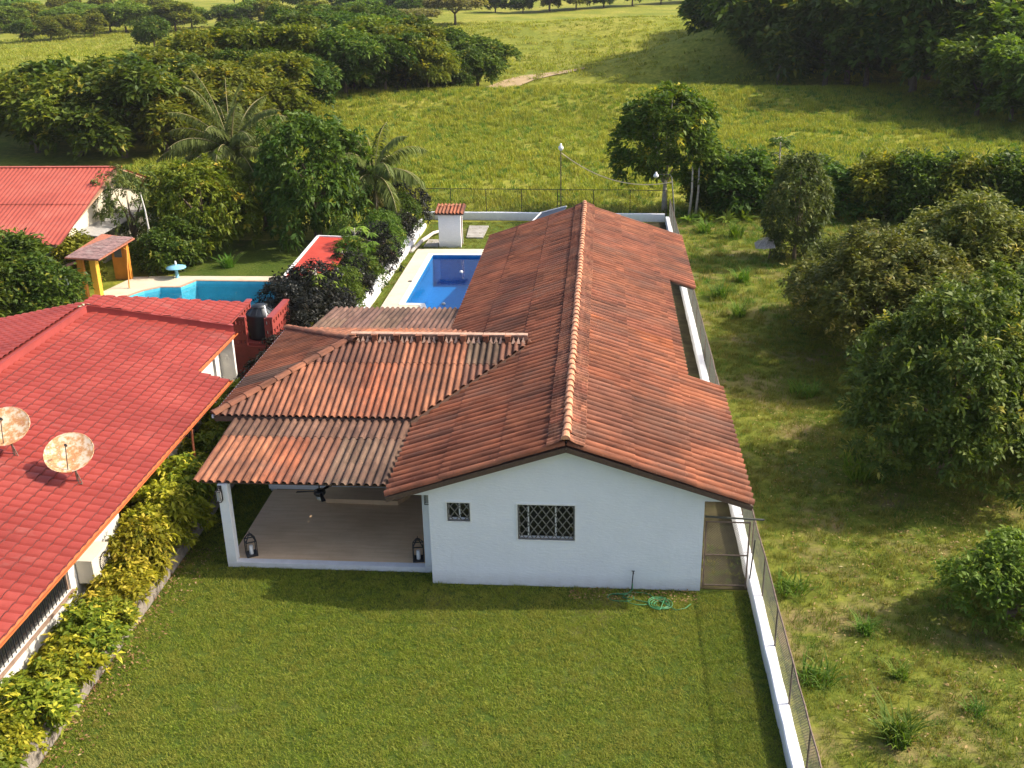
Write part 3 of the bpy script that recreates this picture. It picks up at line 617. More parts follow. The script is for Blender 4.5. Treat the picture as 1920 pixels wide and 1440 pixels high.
M_tilefloor = floortile()
pf = MB().box(-5.70, -.30, .72, 4.74, .0, .15).box(-.30, -.02, .80, 4.74, 0, .15).build('patio_floor', M_tilefloor, house)
MB().prism([(-4.05, 4.73), (-3.85, 3.95), (-1.65, 3.90), (-1.35, 4.4), (-1.35, 4.73)], .151, .29).build('platform', M_tilefloor, house)
MB().box(-5.72, -.002, .50, .718, 0, .153).build('patio_kerb', M_white, house)
MB().box(-5.725, -5.47, .505, .76, .155, 2.52).build('patio_pillar', M_white, house)
MB().box(-.27, -.003, .51, .76, .155, 2.55).build('patio_pillar', M_white, house)
MB().box(-5.72, -1.1, .58, .72, 2.40, 2.54).build('patio_beam', M_white, house) if False else None

# lanterns
def lantern(name, loc, s, label, rz=0.0, wall=False):
    t = thing(name, loc, label, 'lantern', None, rz); w = .15 * s; h = .46 * s; b = .012 * s
    L = lambda mb, n, m, sh=False: local(link(n, mb.mesh(n, sh), m), t)
    L(MB().box(-w, w, -w, w, 0, .03 * s), 'base', M_blackmetal)
    fr = MB(); hexp = [(w * math.cos(a), w * math.sin(a)) for a in [math.pi / 4 + k * math.pi / 2 for k in range(4)]]
    hexp = [(x * 1.3, y * 1.3) for x, y in hexp]
    for k, (x, y) in enumerate(hexp):
        nx_, ny_ = hexp[(k + 1) % 4]
        fr.bar((x, y, .03 * s), (x, y, h), b * 2, b * 2); fr.bar((x, y, h), (nx_, ny_, h), b * 2, b * 2); fr.bar((x, y, .045 * s), (nx_, ny_, .045 * s), b * 2, b * 2)
        fr.bar((x, y, h), (x * .28, y * .28, h + .17 * s), b * 2, b * 2); fr.bar((x * .28, y * .28, h + .17 * s), (nx_ * .28, ny_ * .28, h + .17 * s), b * 2, b * 2)
    L(fr, 'frame', M_blackmetal)
    ring = MB().tube([(0, .045 * s * math.cos(a), h + .215 * s + .045 * s * math.sin(a)) for a in [k * math.pi / 6 for k in range(13)]], .008 * s, 5); L(ring, 'handle', M_blackmetal)
    cd = MB().lathe((0, 0, .03 * s), [(.055 * s, 0), (.055 * s, .25 * s), (.045 * s, .262 * s), (0, .258 * s)], 14); L(cd, 'candle', M_candle, True)
    return t
lantern('floor_lantern', (-5.18, .92, .15), 1.0, 'black floor lantern with candle beside the left patio pillar', .5)
lantern('floor_lantern', (-.52, .90, .15), 1.0, 'black floor lantern with candle at the right end of the patio kerb', .15)
def wall_lantern(loc, label):
    t = thing('wall_lantern', loc, label, 'lantern'); L = lambda mb, n, m: local(link(n, mb.mesh(n), m), t)
    L(MB().box(-.05, .05, -.03, -.002, -.24, .16), 'back_plate', M_blackmetal); L(MB().bar((0, -.03, .12), (0, -.13, .17), .025, .025).bar((0, -.13, .17), (0, -.13, .10), .025, .025), 'arm', M_blackmetal)
    f = MB(); q = [(-.07, -.20), (.07, -.20), (.07, -.06), (-.07, -.06)]
    for k, (x, y) in enumerate(q):
        a, b = q[(k + 1) % 4]; f.bar((x, y, -.24), (x, y, .06), .016, .016); f.bar((x, y, .06), (a, b, .06), .016, .016); f.bar((x, y, -.24), (a, b, -.24), .016, .016); f.bar((x, y, .06), (0, -.13, .13), .016, .016)
    L(f, 'frame', M_blackmetal); L(MB().box(-.045, .045, -.175, -.085, -.22, .03), 'glass', M_glasspale); return t
wall_lantern((-5.66, .505, 2.34), 'small black wall lantern on the left patio pillar')
wall_lantern((-.09, .51, 2.42), 'small black wall lantern beside the gable wall corner')
# ceiling fan under the patio roof
fan = thing('ceiling_fan', (-3.35, 1.75, 1.75), 'black ceiling fan with glass light hanging under the patio roof', 'ceiling fan', None, .12)
L = lambda mb, n, m, sh=False: local(link(n, mb.mesh(n, sh), m), fan)
L(MB().tube([(0, 0, 0), (0, 0, .86)], .018, 8), 'rod', M_blackmetal)
L(MB().lathe((0, 0, -.12), [(.05, .14), (.15, .12), (.17, .04), (.13, -.02), (.06, -.03)], 16), 'motor', M_blackmetal, True)
for a in (math.pi, math.pi + 1.9, math.pi - 2.2, ): 
    c, s = math.cos(a), math.sin(a); b = MB(); p = [(.14, -.035), (.62, -.07), (.64, .05), (.14, .035)]
    vv = [(x * c - y * s, x * s + y * c, -.03 + .02 * (y > 0)) for x, y in p]; b.add(vv + [(x, y, z - .012) for x, y, z in vv], [(0, 1, 2, 3), (7, 6, 5, 4), (0, 4, 5, 1), (1, 5, 6, 2), (2, 6, 7, 3), (3, 7, 4, 0)]); L(b, 'blade', M_blackmetal)
L(MB().lathe((0, 0, -.30), [(.0, 0), (.06, .01), (.10, .06), (.105, .12), (.09, .15)], 16), 'lamp_glass', M_glasspale, True)

# ------------------------------------------------------------------ garden tap, hose
tp = thing('garden_tap', (5.22, -.08, 0), 'thin black standpipe tap before the gable wall', 'tap')
local(link('pipe', MB().tube([(0, 0, 0), (.015, 0, .3), (.03, 0, .52)], .014, 6).mesh('pipe'), M_blackmetal), tp)
local(link('faucet', MB().tube([(.03, .0, .52), (.03, 0, .56), (.03, -.05, .575), (.03, -.07, .54)], .02, 6).box(-.01, .07, -.012, .012, .585, .6).mesh('faucet'), M_blackmetal), tp)
M_hose = simple('green_rubber_hose', (.045, .20, .07), .5, .3, 3)
pts = []
def loop(cx, cy, r0, r1, turns, ph, asp=.5, z=.035):
    n = int(turns * 22)
    for k in range(n): t = k / n; r = r0 + (r1 - r0) * t; a = ph + t * turns * 6.283; pts.append((cx + r * math.cos(a), cy + r * math.sin(a) * asp * 1.6, z + .012 * math.floor(t * turns) + .008 * math.sin(a * 3)))
pts += [(5.24, -.13, .25), (5.24, -.16, .08), (5.15, -.22, .045)]
loop(4.95, -.45, .36, .30, 1.2, 1.4, .34, .03); loop(5.4, -.5, .30, .42, 1.15, 2.4, .5, .03); loop(5.95, -.72, .12, .33, 3.3, 3.0, .55, .03); loop(5.9, -.66, .30, .22, 1.2, 1.0, .6, .04)
pts += [(6.3, -.95, .035), (6.55, -.85, .03), (6.7, -.65, .03)]
tag(MB().tube(pts, .0125, 6).build('garden_hose', M_hose, None, None, True), 'tangled green garden hose lying on the lawn', 'hose')

# ------------------------------------------------------------------ kerb wall and chain-link fence on the right
def wob(n, s): return [random.uniform(-s, s) for _ in range(n)]
def kerb(name, pts, w, h, label, mat, seg=1.2, rough=.012):
    """low wall with slightly uneven top along a polyline in plan"""
    m = MB(); path = []
    for (a, b) in zip(pts[:-1], pts[1:]):
        L = math.dist(a, b); n = max(1, int(L / seg))
        for k in range(n): t = k / n; path.append((a[0] + (b[0] - a[0]) * t, a[1] + (b[1] - a[1]) * t))
    path.append(pts[-1]); V = []; F = []; prof = [(-.5, 0), (-.5, .93), (-.4, 1), (.4, 1), (.5, .93), (.5, 0)]; R = len(prof)
    for i, p in enumerate(path):
        q = path[min(i + 1, len(path) - 1)]; o = path[max(i - 1, 0)]; d = Vector((q[0] - o[0], q[1] - o[1], 0)).normalized(); r = Vector((d.y, -d.x, 0))
        hh = h + random.uniform(-rough, rough); ww = w + random.uniform(-rough, rough)
        for (u, z) in prof: V.append((p[0] + r.x * u * ww, p[1] + r.y * u * ww, z * hh - (.05 if z == 0 else 0)))
    for i in range(len(path) - 1):
        for j in range(R - 1): F.append((i * R + j, (i + 1) * R + j, (i + 1) * R + j + 1, i * R + j + 1))
    F.append(tuple(range(R))); F.append(tuple(len(V) - R + j for j in range(R))[::-1])
    m.add(V, F); return tag(m.build(name, mat), label, 'wall')
M_wallpaint = plaster('whitewash', (.82, .83, .85), (.30, .29, .25))
FX = 8.46
kerb('kerb_wall', [(8.335, -11), (8.335, 40.7)], .25, .36, 'long low white kerb wall along the right side path', M_wallpaint, .5, .02)
kerb('rear_wall', [(8.2, 40.85), (-3.6, 41.35), (-6.9, 41.5)], .2, .48, 'low white wall across the back of the garden', M_wallpaint)
def mesh_panel(w, h, sp=.085, r=.003):
    m = MB(); k = -int(h / sp) - 1
    while k * sp < w:
        for s in (1, -1):
            ta = max(0, -k * sp); tb = min(h, w - k * sp)
            if tb - ta > .02:
                f = (lambda u: u) if s == 1 else (lambda u: w - u)
                a = Vector((0, f(k * sp + ta), ta)); b = Vector((0, f(k * sp + tb), tb)); d = (b - a).normalized(); n1 = Vector((1, 0, 0)) * r; n2 = d.cross(Vector((1, 0, 0))) * r
                m.add([a + n1, a - n1 * .5 + n2, a - n1 * .5 - n2, b + n1, b - n1 * .5 + n2, b - n1 * .5 - n2], [(0, 1, 4, 3), (1, 2, 5, 4), (2, 0, 3, 5)])
        k += 1
    return m.mesh('wire_mesh')
def chain_fence(name, a, b, z0, h, step, label, rail=.022, mat=M_rust, wire=M_wire, sp=.075):
    a = Vector((*a, 0)); b = Vector((*b, 0)); L = (b - a).length; n = max(1, round(L / step)); d = (b - a).normalized(); ang = math.atan2(-d.x, d.y)
    t = thing(name, (a.x, a.y, 0), label, 'fence'); me = mesh_panel(L / n, h - .03, sp); me.materials.append(wire)
    post = MB().tube([(0, 0, 0), (0, 0, h)], .022, 7).mesh('post'); post.materials.append(mat)
    for k in range(n + 1):
        p = a + d * (L * k / n); link('post', post, None, t, Matrix.Translation((p.x, p.y, z0)) @ Matrix.Rotation(random.uniform(-.02, .02), 4, 'X'))
        if k < n: link('wire_mesh', me, None, t, Matrix.Translation((p.x, p.y, z0 + .015)) @ Matrix.Rotation(ang, 4, 'Z'))
    pts = []; m = n * 3
    for k in range(m + 1): p = a + d * (L * k / m); pts.append((p.x + random.uniform(-.01, .01), p.y, z0 + h + random.uniform(-.012, .012)))
    MB().tube(pts, rail, 6).build('top_rail', mat, t); return t
chain_fence('chain_link_fence', (FX, -11), (FX, 40.7), .30, 1.12, 2.05, 'long chain-link fence with rusty top rail on the white kerb wall')
chain_fence('rear_fence', (8.3, 41.0), (-7.4, 41.7), .35, 1.55, 2.1, 'dark wire fence across the back of the garden', mat=M_blackmetal, wire=M_rust, sp=.12)
g = thing('chain_link_gate', (7.0, .12, 0), 'chain-link gate closing the side path beside the gable wall', 'gate')
fr = MB()
for z in (.12, 1.02, 1.98): fr.tube([(7.06, .12, z), (8.15, .12, z)], .02, 6)
for x in (7.06, 8.15): fr.tube([(x, .12, .05), (x, .12, 2.0)], .022, 6)
fr.build('frame', M_rust, g)
mp = mesh_panel(1.05, 1.84, .07, .0026); mp.materials.append(M_wire); link('wire_mesh', mp, None, g, Matrix.Translation((7.08, .12, .13)) @ Matrix.Rotation(-math.pi / 2, 4, 'Z'))
MB().tube([(7.02, .14, 2.12), (8.5, .14, 2.06)], .028, 8).build('top_bar', M_wire, g)
MB().tube([(8.24, .1, .34), (8.30, .1, 1.5)], .018, 6).build('latch_post', M_blackmetal, g)

# ------------------------------------------------------------------ block wall on the left, each block a piece
bw = thing('block_wall', (-7.2, -2, 0), 'low grey concrete block wall below the hedge at the lawn edge', 'wall')
M_block = simple('concrete_block', (.23, .20, .165), .95, .25, 7, .5, 0, (.12, .11, .08))
def block_mesh():
    m = MB(); m.box(-.09, .075, .006, .394, .006, .192); m.box(.0745, .083, .03, .37, .03, .17); m.box(.08, .088, .07, .33, .06, .14); return m.mesh('block')
BM_ = block_mesh(); BM_.materials.append(M_block)
MB().box(-7.285, -7.135, -9.6, 9.6, -.05, .375).build('mortar_core', simple('mortar', (.22, .2, .17), .95, .2, 9), bw)
for c in range(2):
    k = 0; y = -9.6 + (.2 if c else 0)
    while y < 9.2: link('block', BM_, None, bw, Matrix.Translation((-7.2 + random.uniform(-.006, .006), y, c * .2)) @ Matrix.Rotation(random.uniform(-.012, .012), 4, 'Z')); y += .4
cp = MB().box(-.10, .10, .004, .396, 0, .055).mesh('coping_stone'); cp.materials.append(M_block); y = -9.6
while y < 9.2: link('coping_stone', cp, None, bw, Matrix.Translation((-7.2 + random.uniform(-.01, .01), y, .402 + random.uniform(0, .008))) @ Matrix.Rotation(random.uniform(-.02, .02), 4, 'Z')); y += .4

# white rubble wall beside the pool
rw = thing('rubble_wall', (-6.75, 28, 0), 'low whitewashed rubble wall between pool deck and dark shrubs', 'wall')
for (x0, h, w) in ((-6.86, .42, .26), (-6.62, .24, .2)):
    y = 17.0
    while y < 38.6:
        l = random.uniform(.7, 1.6)
        if random.random() > .04:
            m = MB(); n = 8; V = []; F = []
            for i in range(n + 1):
                yy = l * i / n; a = random.uniform(.85, 1.0); V += [(-w / 2 * a, yy, -.05), (-w / 2 * a, yy, h * random.uniform(.82, .95)), (-w * .2, yy, h * random.uniform(.95, 1.08)), (w * .25, yy, h * random.uniform(.93, 1.05)), (w / 2 * a, yy, h * random.uniform(.7, .85)), (w / 2, yy, -.05)]
            for i in range(n):
                for j in range(5): F.append((i * 6 + j, i * 6 + 6 + j, i * 6 + 7 + j, i * 6 + 1 + j))
            F += [tuple(range(6)), tuple(n * 6 + j for j in range(6))[::-1]]; m.add(V, F)
            m.build('stone', M_wallpaint, rw, Matrix.Translation((x0 + .028 * (y - 28) * .35 + random.uniform(-.04, .04), y, 0)))
        y += l + .02

# ------------------------------------------------------------------ swimming pools
def water(name, tint, rough=.02):
    m, nt, bs = nodes(name); nt.nodes.remove(bs); fr_ = N(nt, 'ShaderNodeFresnel'); fr_.inputs['IOR'].default_value = 1.2
    tr = N(nt, 'ShaderNodeBsdfTransparent'); tr.inputs[0].default_value = (*tint, 1); gl = N(nt, 'ShaderNodeBsdfGlossy'); gl.inputs['Roughness'].default_value = rough
    bp = N(nt, 'ShaderNodeBump'); bp.inputs['Strength'].default_value = .12; bp.inputs['Distance'].default_value = .03; nt.links.new(noise(nt, 2.6, 3, world_pos(nt)), bp.inputs['Height'])
    nt.links.new(bp.outputs[0], gl.inputs['Normal']); nt.links.new(bp.outputs[0], fr_.inputs['Normal'])
    mx = N(nt, 'ShaderNodeMixShader'); nt.links.new(fr_.outputs[0], mx.inputs[0]); nt.links.new(tr.outputs[0], mx.inputs[1]); nt.links.new(gl.outputs[0], mx.inputs[2]); nt.links.new(mx.outputs[0], nt.nodes['Material Output'].inputs[0]); return m
def basin_mat(name, c, c2, sc=6):
    m, nt, bs = nodes(name); v = world_pos(nt); f = noise(nt, sc, 5, v, .7); col = ramp(nt, f, [(.3, c), (.7, c2)])
    nt.links.new(col, bs.inputs['Base Color']); bs.inputs['Roughness'].default_value = .4; return m
def pool(name, poly, zt, depth, zw, bmat, wmat, cmat, cw, label, copz=.03):
    c = Vector((sum(p[0] for p in poly) / len(poly), sum(p[1] for p in poly) / len(poly), 0)); t = thing(name, (c.x, c.y, 0), label, 'swimming pool'); n = len(poly)
    m = MB(); V = [(x, y, zt) for x, y in poly] + [(x, y, zt - depth) for x, y in poly]; m.add(V, [tuple(range(n, 2 * n))] + [(i, (i + 1) % n, (i + 1) % n + n, i + n)[::-1] for i in range(n)]); m.build('basin', bmat, t)
    MB().add([(x, y, zw) for x, y in poly], [tuple(range(n))]).build('water', wmat, t)
    # coping ring
    P = [Vector((x, y)) for x, y in poly]; outer = []
    area = sum(P[i].x * P[(i + 1) % n].y - P[(i + 1) % n].x * P[i].y for i in range(n)); sg = 1 if area > 0 else -1
    for i in range(n):
        a = (P[i] - P[i - 1]).normalized(); b = (P[(i + 1) % n] - P[i]).normalized(); na = Vector((a.y, -a.x)) * sg; nb = Vector((b.y, -b.x)) * sg
        bis = (na + nb); k = cw / max(.35, (1 + na.dot(nb)) / 2 * 1.0); bis = bis.normalized() * min(cw * 1.6, cw / max(.4, math.sqrt((1 + na.dot(nb)) / 2))); outer.append(P[i] + bis)
    inner = [(p.x, p.y) for p in P]; m = MB()
    for i in range(n):
        j = (i + 1) % n; a, b, cc, d = inner[i], inner[j], (outer[j].x, outer[j].y), (outer[i].x, outer[i].y)
        m.add([(*a, zt), (*b, zt), (*cc, zt), (*d, zt), (*a, zt + copz), (*b, zt + copz), (*cc, zt + copz), (*d, zt + copz)], [(4, 5, 6, 7), (0, 1, 5, 4), (2, 3, 7, 6)])
    m.build('coping', cmat, t); return t, [(p.x, p.y) for p in outer]
M_deck = simple('cream_stone_deck', (.60, .52, .39), .75, .10, 1.2, .05, 0, (.45, .37, .26)); M_coping = simple('white_coping', (.80, .78, .72), .6, .04)
PP = [(-4.96, 23.75), (-4.0, 23.7), (-3.75, 22.85), (.1, 22.85), (.1, 32.45), (-4.96, 32.45)]
t, po = pool('swimming_pool', PP, .09, 1.7, -.02, basin_mat('blue_pool_tile', (.004, .17, .43), (.012, .23, .52), 5), water('pool_water', (.75, .88, .98)), M_coping, .28, 'deep blue rectangular swimming pool beside the white house')
def ring_patch(name, outer_rect, hole, z, mat, label, t=.12):
    """deck slab around a hole: triangulated between outline and hole"""
    bm = bmesh.new(); ov = [bm.verts.new((x, y, z)) for x, y in outer_rect]; hv = [bm.verts.new((x, y, z)) for x, y in hole]; ed = []
    for L_ in (ov, hv):
        for i in range(len(L_)): ed.append(bm.edges.new((L_[i], L_[(i + 1) % len(L_)])))
    bmesh.ops.triangle_fill(bm, use_beauty=True, use_dissolve=False, edges=ed)
    for f in bm.faces:
        if f.normal.z < 0: f.normal_flip()
    sk = [(a.co.copy(), b.co.copy()) for L_ in (ov,) for a, b in zip(L_, L_[1:] + L_[:1])]
    for a, b in sk:
        v = [bm.verts.new(p) for p in (a, b, b - Vector((0, 0, t)), a - Vector((0, 0, t)))]; bm.faces.new(v)
    me = bpy.data.meshes.new(name); bm.to_mesh(me); bm.free(); return tag(link(name, me, mat), label, 'deck', kind='structure')
ring_patch('pool_deck', [(-6.02, 21.9), (.4, 21.9), (.4, 33.79), (-6.02, 33.79)], po, .095, M_deck, 'cream stone deck around the deep blue pool')
MB().box(-6.0, .4, 19.5, 21.88, -.05, .08).build('x', M_deck) if False else None
tag(MB().lathe((-5.35, 27.4, .095), [(.12, 0), (.12, .012), (.0, .014)], 14).build('deck_drain', M_blackmetal), 'small dark drain cover in the cream pool deck', 'drain')
# floating chlorinator and skimmer basket in the pool
for (x, y, lb) in ((-3.15, 24.0, 'small white float on the near end of the blue pool'), (-3.0, 29.5, 'tiny white float drifting mid pool')):
    tag(MB().lathe((x, y, -.03), [(0, .10), (.07, .09), (.10, .04), (.10, .0), (.05, -.03)], 12).build('pool_float', M_whitemetal, None, None, True), lb, 'float')
# neighbour's pool
NP = [(-11.4, 27.3), (-16.55, 27.4), (-16.95, 26.25), (-18.0, 26.2), (-18.6, 25.6), (-19.05, 24.6), (-19.05, 19.4), (-11.4, 19.4)]
M_ncop = simple('terracotta_coping', (.42, .27, .18), .7, .15)
t, npo = pool('neighbour_pool', NP, .04, 1.1, -.1, basin_mat('turquoise_pool_tile', (.06, .40, .54), (.12, .50, .62), 3), water('neighbour_pool_water', (.85, .96, .99)), M_ncop, .18, 'light blue swimming pool with stepped corner behind the red roofs')
ring_patch('neighbour_pool_deck', [(-10.2, 18.6), (-10.2, 28.35), (-18.4, 28.3), (-20.2, 28.1), (-20.9, 24.4), (-20.6, 18.6)], npo, .045, simple('pale_stone_deck', (.56, .49, .36), .8, .12, 1.5, .1, 0, (.40, .33, .22)), 'pale stone deck around the neighbouring light blue pool')

# ------------------------------------------------------------------ pool shed with its slabs
sh = thing('pool_shed', (-4.2, 34.9, 0), 'small white pump shed with clay tiled lid behind the pool', 'shed')
mb = MB(); wall_grid(mb, 'y', -4.88, -3.62, 0, 1.92, 34.42, .12, []); mb.box(-4.88, -4.76, 34.541, 35.3, 0, 1.92).box(-4.758, -3.742, 35.18, 35.3, 0, 1.92)
mb.box(-3.74, -3.62, 34.541, 34.62, 0, 1.92).box(-3.74, -3.62, 35.18, 35.3, 0, 1.92).build('wall', M_white, sh)
MB().box(-3.72, -3.66, 34.63, 35.17, .02, 1.88).build('door', simple('brown_door', (.16, .07, .04), .6, .2, 5), sh)
def slopebox(m, x0, x1, y0, y1, z0, z1, t): return m.slab([(x0, y0, z0), (x1, y0, z0), (x1, y1, z1), (x0, y1, z1)], t)
sr = slopebox(MB(), -5.05, -3.40, 34.2, 35.55, 1.99, 2.22, .06).build('roof', M_wood, sh)
for k in range(2): 
    o = link('roof_sheet', get_sheet(.8, 1.42), None, sr, frame((-5.06 + k * .83, 35.58, 2.25), (1, 0, 0), (0, -1.38, -.235))); o.color = (*jit(ORANGE), 1)
for k in range(9):
    m = MB(); m.tube([(0, 0, 0), (.1, .05, .03), (.22, .03, .02)], [.02, .035, .015], 5); o = m.build('loose_tile', M_ridge, sr, Matrix.Translation((-4.75 + k * .13, 35.25 + random.uniform(-.18, .12), 2.25)) @ Matrix.Rotation(random.uniform(0, 3), 4, 'Z'))
tag(MB().prism([(-3.58, 36.5), (-2.6, 36.45), (-2.55, 39.35), (-3.75, 39.4)], .0, .09).build('concrete_slab', M_concrete), 'large grey concrete slab lying right of the pump shed', 'slab')
tag(MB().prism([(-5.8, 34.45), (-4.95, 34.45), (-4.95, 36.0), (-5.75, 36.1)], .0, .07).build('concrete_slab', M_concrete), 'smaller grey concrete slab left of the pump shed', 'slab')
sp = thing('solar_panel', (1.3, 33.6, 0), 'tilted dark blue panel roof behind the far end of the house', 'panel')
M_solar = simple('dark_blue_panel', (.02, .03, .05), .6, .2, 2)
MB().slab([(-.1, 29.2, 1.85), (1.6, 28.6, 2.3), (2.4, 33.4, 2.6), (1.0, 33.6, 2.2)], .06).build('panel', M_solar, sp)
fr = MB(); 
for a, b in (((-.1, 29.2, 1.86), (1.0, 33.6, 2.21)), ((1.0, 33.6, 2.21), (2.4, 33.4, 2.61))): fr.bar(a, b, .06, .07)
for x, y, z in ((.05, 29.3, 1.82), (1.1, 33.4, 2.15), (2.25, 33.3, 2.52)): fr.tube([(x, y, 0), (x, y, z - .05)], .035, 6)
fr.build('frame', M_whitemetal, sp)
# pale fallen branch at the far end of the rubble wall
tag(MB().tube([(-6.3, 33.2, .08), (-6.0, 35.2, .2), (-5.6, 36.8, .25), (-4.95, 38.2, .18)], [.10, .12, .1, .05], 7).tube([(-6.2, 34.4, .12), (-5.8, 36.2, .12), (-5.7, 37.4, .1)], [.07, .08, .03], 6).build('fallen_branch', simple('bleached_wood', (.62, .56, .47), .8, .2, 5), None, None, True), 'pale bleached branch lying at the far end of the rubble wall', 'branch')

# ------------------------------------------------------------------ lamps and wire at the back fence
lp = thing('lamp_post', (1.72, 43.0, 0), 'slim lamp post with white bulb lamp standing beyond the back fence', 'lamp post')
MB().tube([(1.72, 43, 0), (1.72, 43, 4.0)], .035, 6).build('pole', M_rust, lp)
MB().lathe((1.72, 43, 3.98), [(.05, 0), (.13, .06), (.17, .16), (.14, .27), (.07, .34), (.05, .46), (0, .47)], 12).build('lamp_head', M_whitemetal, lp, None, True)
lp = thing('lamp_post', (8.5, 39.2, 0), 'lamp post with curved arm and white lamp at the back corner of the kerb wall', 'lamp post')
MB().tube([(8.56, 36.6, .3), (8.5, 38.0, 1.9), (8.42, 39.2, 3.05), (8.3, 39.2, 3.2), (7.6, 39.2, 3.22)], [.04, .04, .035, .03, .025], 7).build('pole', M_wire, lp, None, True)
MB().lathe((7.5, 39.2, 3.02), [(0, 0), (.12, .03), (.17, .10), (.13, .2), (.06, .27), (.05, .34), (0, .35)], 12).build('lamp_head', M_whitemetal, lp, None, True)
a = Vector((1.75, 43, 3.85)); b = Vector((8.42, 39.25, 2.75)); pts = [tuple(a.lerp(b, t / 16) - Vector((0, 0, 3.4 * (t / 16) * (1 - t / 16) * .95))) for t in range(17)]
tag(MB().tube(pts, .03, 5).build('cable', simple('pale_cable', (.72, .58, .38), .6, .1)), 'sagging pale cable between the two lamp posts', 'cable')

# ------------------------------------------------------------------ neighbouring house with red tile-pattern metal roof
NE = -8.05; NZ = 2.3; NK = .286
nz_ = lambda x: NZ + NK * (NE - x)
M_lap = simple('shadow_red_lap', (.11, .022, .02), .7, .3, 5)  # darker red on the step risers, painting in the shadow line below each tile course
nb = thing('red_roof_house', (-11, 2, 0), 'white house with large red tile-pattern metal roof left of the hedge', 'house')
def panel_mesh(name, w, l, mat, pitch=.333, step=.32, seg=6, a=.06, st=.045):
    n = int(round(w / pitch * seg)); m = int(round(l / step)); V = []; F = []; rows = []
    for k in range(m): rows += [(k * l / m, 0.0), ((k + 1) * l / m - .012, st)]
    rows.append((l, -.004))
    for (y, z) in rows:
        for i in range(n + 1): x = w * i / n; V.append((x, y, z + a * abs(math.sin(math.pi * x / pitch)) ** .55))
    for r in range(len(rows) - 1):
        for i in range(n): q = r * (n + 1) + i; F.append((q, q + n + 1, q + n + 2, q + 1))
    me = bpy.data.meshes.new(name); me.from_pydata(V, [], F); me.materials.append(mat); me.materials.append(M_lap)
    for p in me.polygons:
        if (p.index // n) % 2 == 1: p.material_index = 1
    return me
def panels(parent, o, u, v, width, length, w, l, mat, clips=(), name='roof_panel', **kw):
    o = Vector(o); u = Vector(u).normalized(); v = Vector(v).normalized(); n = u.cross(v); n = n if n.z > 0 else -n
    nc = max(1, round(width / w)); nrw = max(1, round(length / l)); cw = width / nc; rl = length / nrw; me0 = panel_mesh(name, w, rl + .02, mat, **kw)
    for c in range(nc):
        for r in range(nrw):
            M = frame(o + u * cw * c + v * rl * r + n * (.012 * (nrw - 1 - r) + random.uniform(0, .003)), u, v) @ Matrix.Diagonal((cw / w * 1.001, 1, 1, 1)); me = me0
            if clips:
                bm = bmesh.new(); bm.from_mesh(me0); bm.transform(M); cnt = len(bm.faces)
                for (co, no) in clips:
                    gm = bm.verts[:] + bm.edges[:] + bm.faces[:]
                    if gm: bmesh.ops.bisect_plane(bm, geom=gm, plane_co=co, plane_no=no, clear_outer=True)
                if not bm.faces: bm.free(); continue
                if len(bm.faces) != cnt:
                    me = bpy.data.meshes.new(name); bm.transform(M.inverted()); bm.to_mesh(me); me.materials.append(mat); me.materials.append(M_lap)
                bm.free()
            link(name, me, None, parent, M)
RX = -13.7; VA = (-13.75, 10.4); VB = (-9.25, 12.1); SX = -9.12; SY = 8.3
dv = Vector((VB[0] - VA[0], VB[1] - VA[1], 0)).normalized()
def vy(x): return VA[1] + (x - VA[0]) * (VB[1] - VA[1]) / (VB[0] - VA[0])
NT = .05
deck = MB().slab([(RX, -9.5, nz_(RX) - NT), (NE - .03, -9.5, NZ - NT), (NE - .03, SY, NZ - NT), (SX, SY, nz_(SX) - NT), (RX, SY, nz_(RX) - NT)], .06)
deck.slab([(RX, SY + .002, nz_(RX) - NT), (SX - .03, SY + .002, nz_(SX) - NT), (SX - .03, vy(SX) - .05, nz_(SX) - NT), (RX, vy(RX) - .05, nz_(RX) - NT)], .06)
nroof = deck.build('roof', M_brickred, nb)
sl_ = math.hypot(NE - RX, nz_(RX) - NZ)
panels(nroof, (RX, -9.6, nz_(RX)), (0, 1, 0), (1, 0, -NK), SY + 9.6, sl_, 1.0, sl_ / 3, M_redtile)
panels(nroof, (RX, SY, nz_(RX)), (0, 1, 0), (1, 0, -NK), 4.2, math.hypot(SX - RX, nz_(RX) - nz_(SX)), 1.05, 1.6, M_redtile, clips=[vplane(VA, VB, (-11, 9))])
fl = MB(); fl.box(RX - .07, RX + .0, -9.6, VA[1], nz_(RX) - .1, 4.2); fl.box(RX - .12, RX + .03, -9.6, VA[1], 4.2, 4.23)
a = Vector((VA[0], VA[1], 0)); nrm = Vector((-dv.y, dv.x, 0))
for (w0, zl, zh) in ((.06, -.06, .30), (.16, .30, .33)):
    V = []
    for p in (VA, (VB[0] + .12, VB[1] + .045)):
        for s in (0, 1): 
            q = Vector((p[0], p[1], 0)) + nrm * w0 * s - nrm * (.03 if w0 > .1 else 0)
            V += [(q.x, q.y, nz_(p[0]) + zl), (q.x, q.y, nz_(p[0]) + zh)]
    fl.add(V, [(0, 4, 5, 1), (2, 3, 7, 6), (1, 5, 7, 3), (4, 6, 7, 5), (0, 1, 3, 2)])
fl.build('flashing', M_flash, nroof)
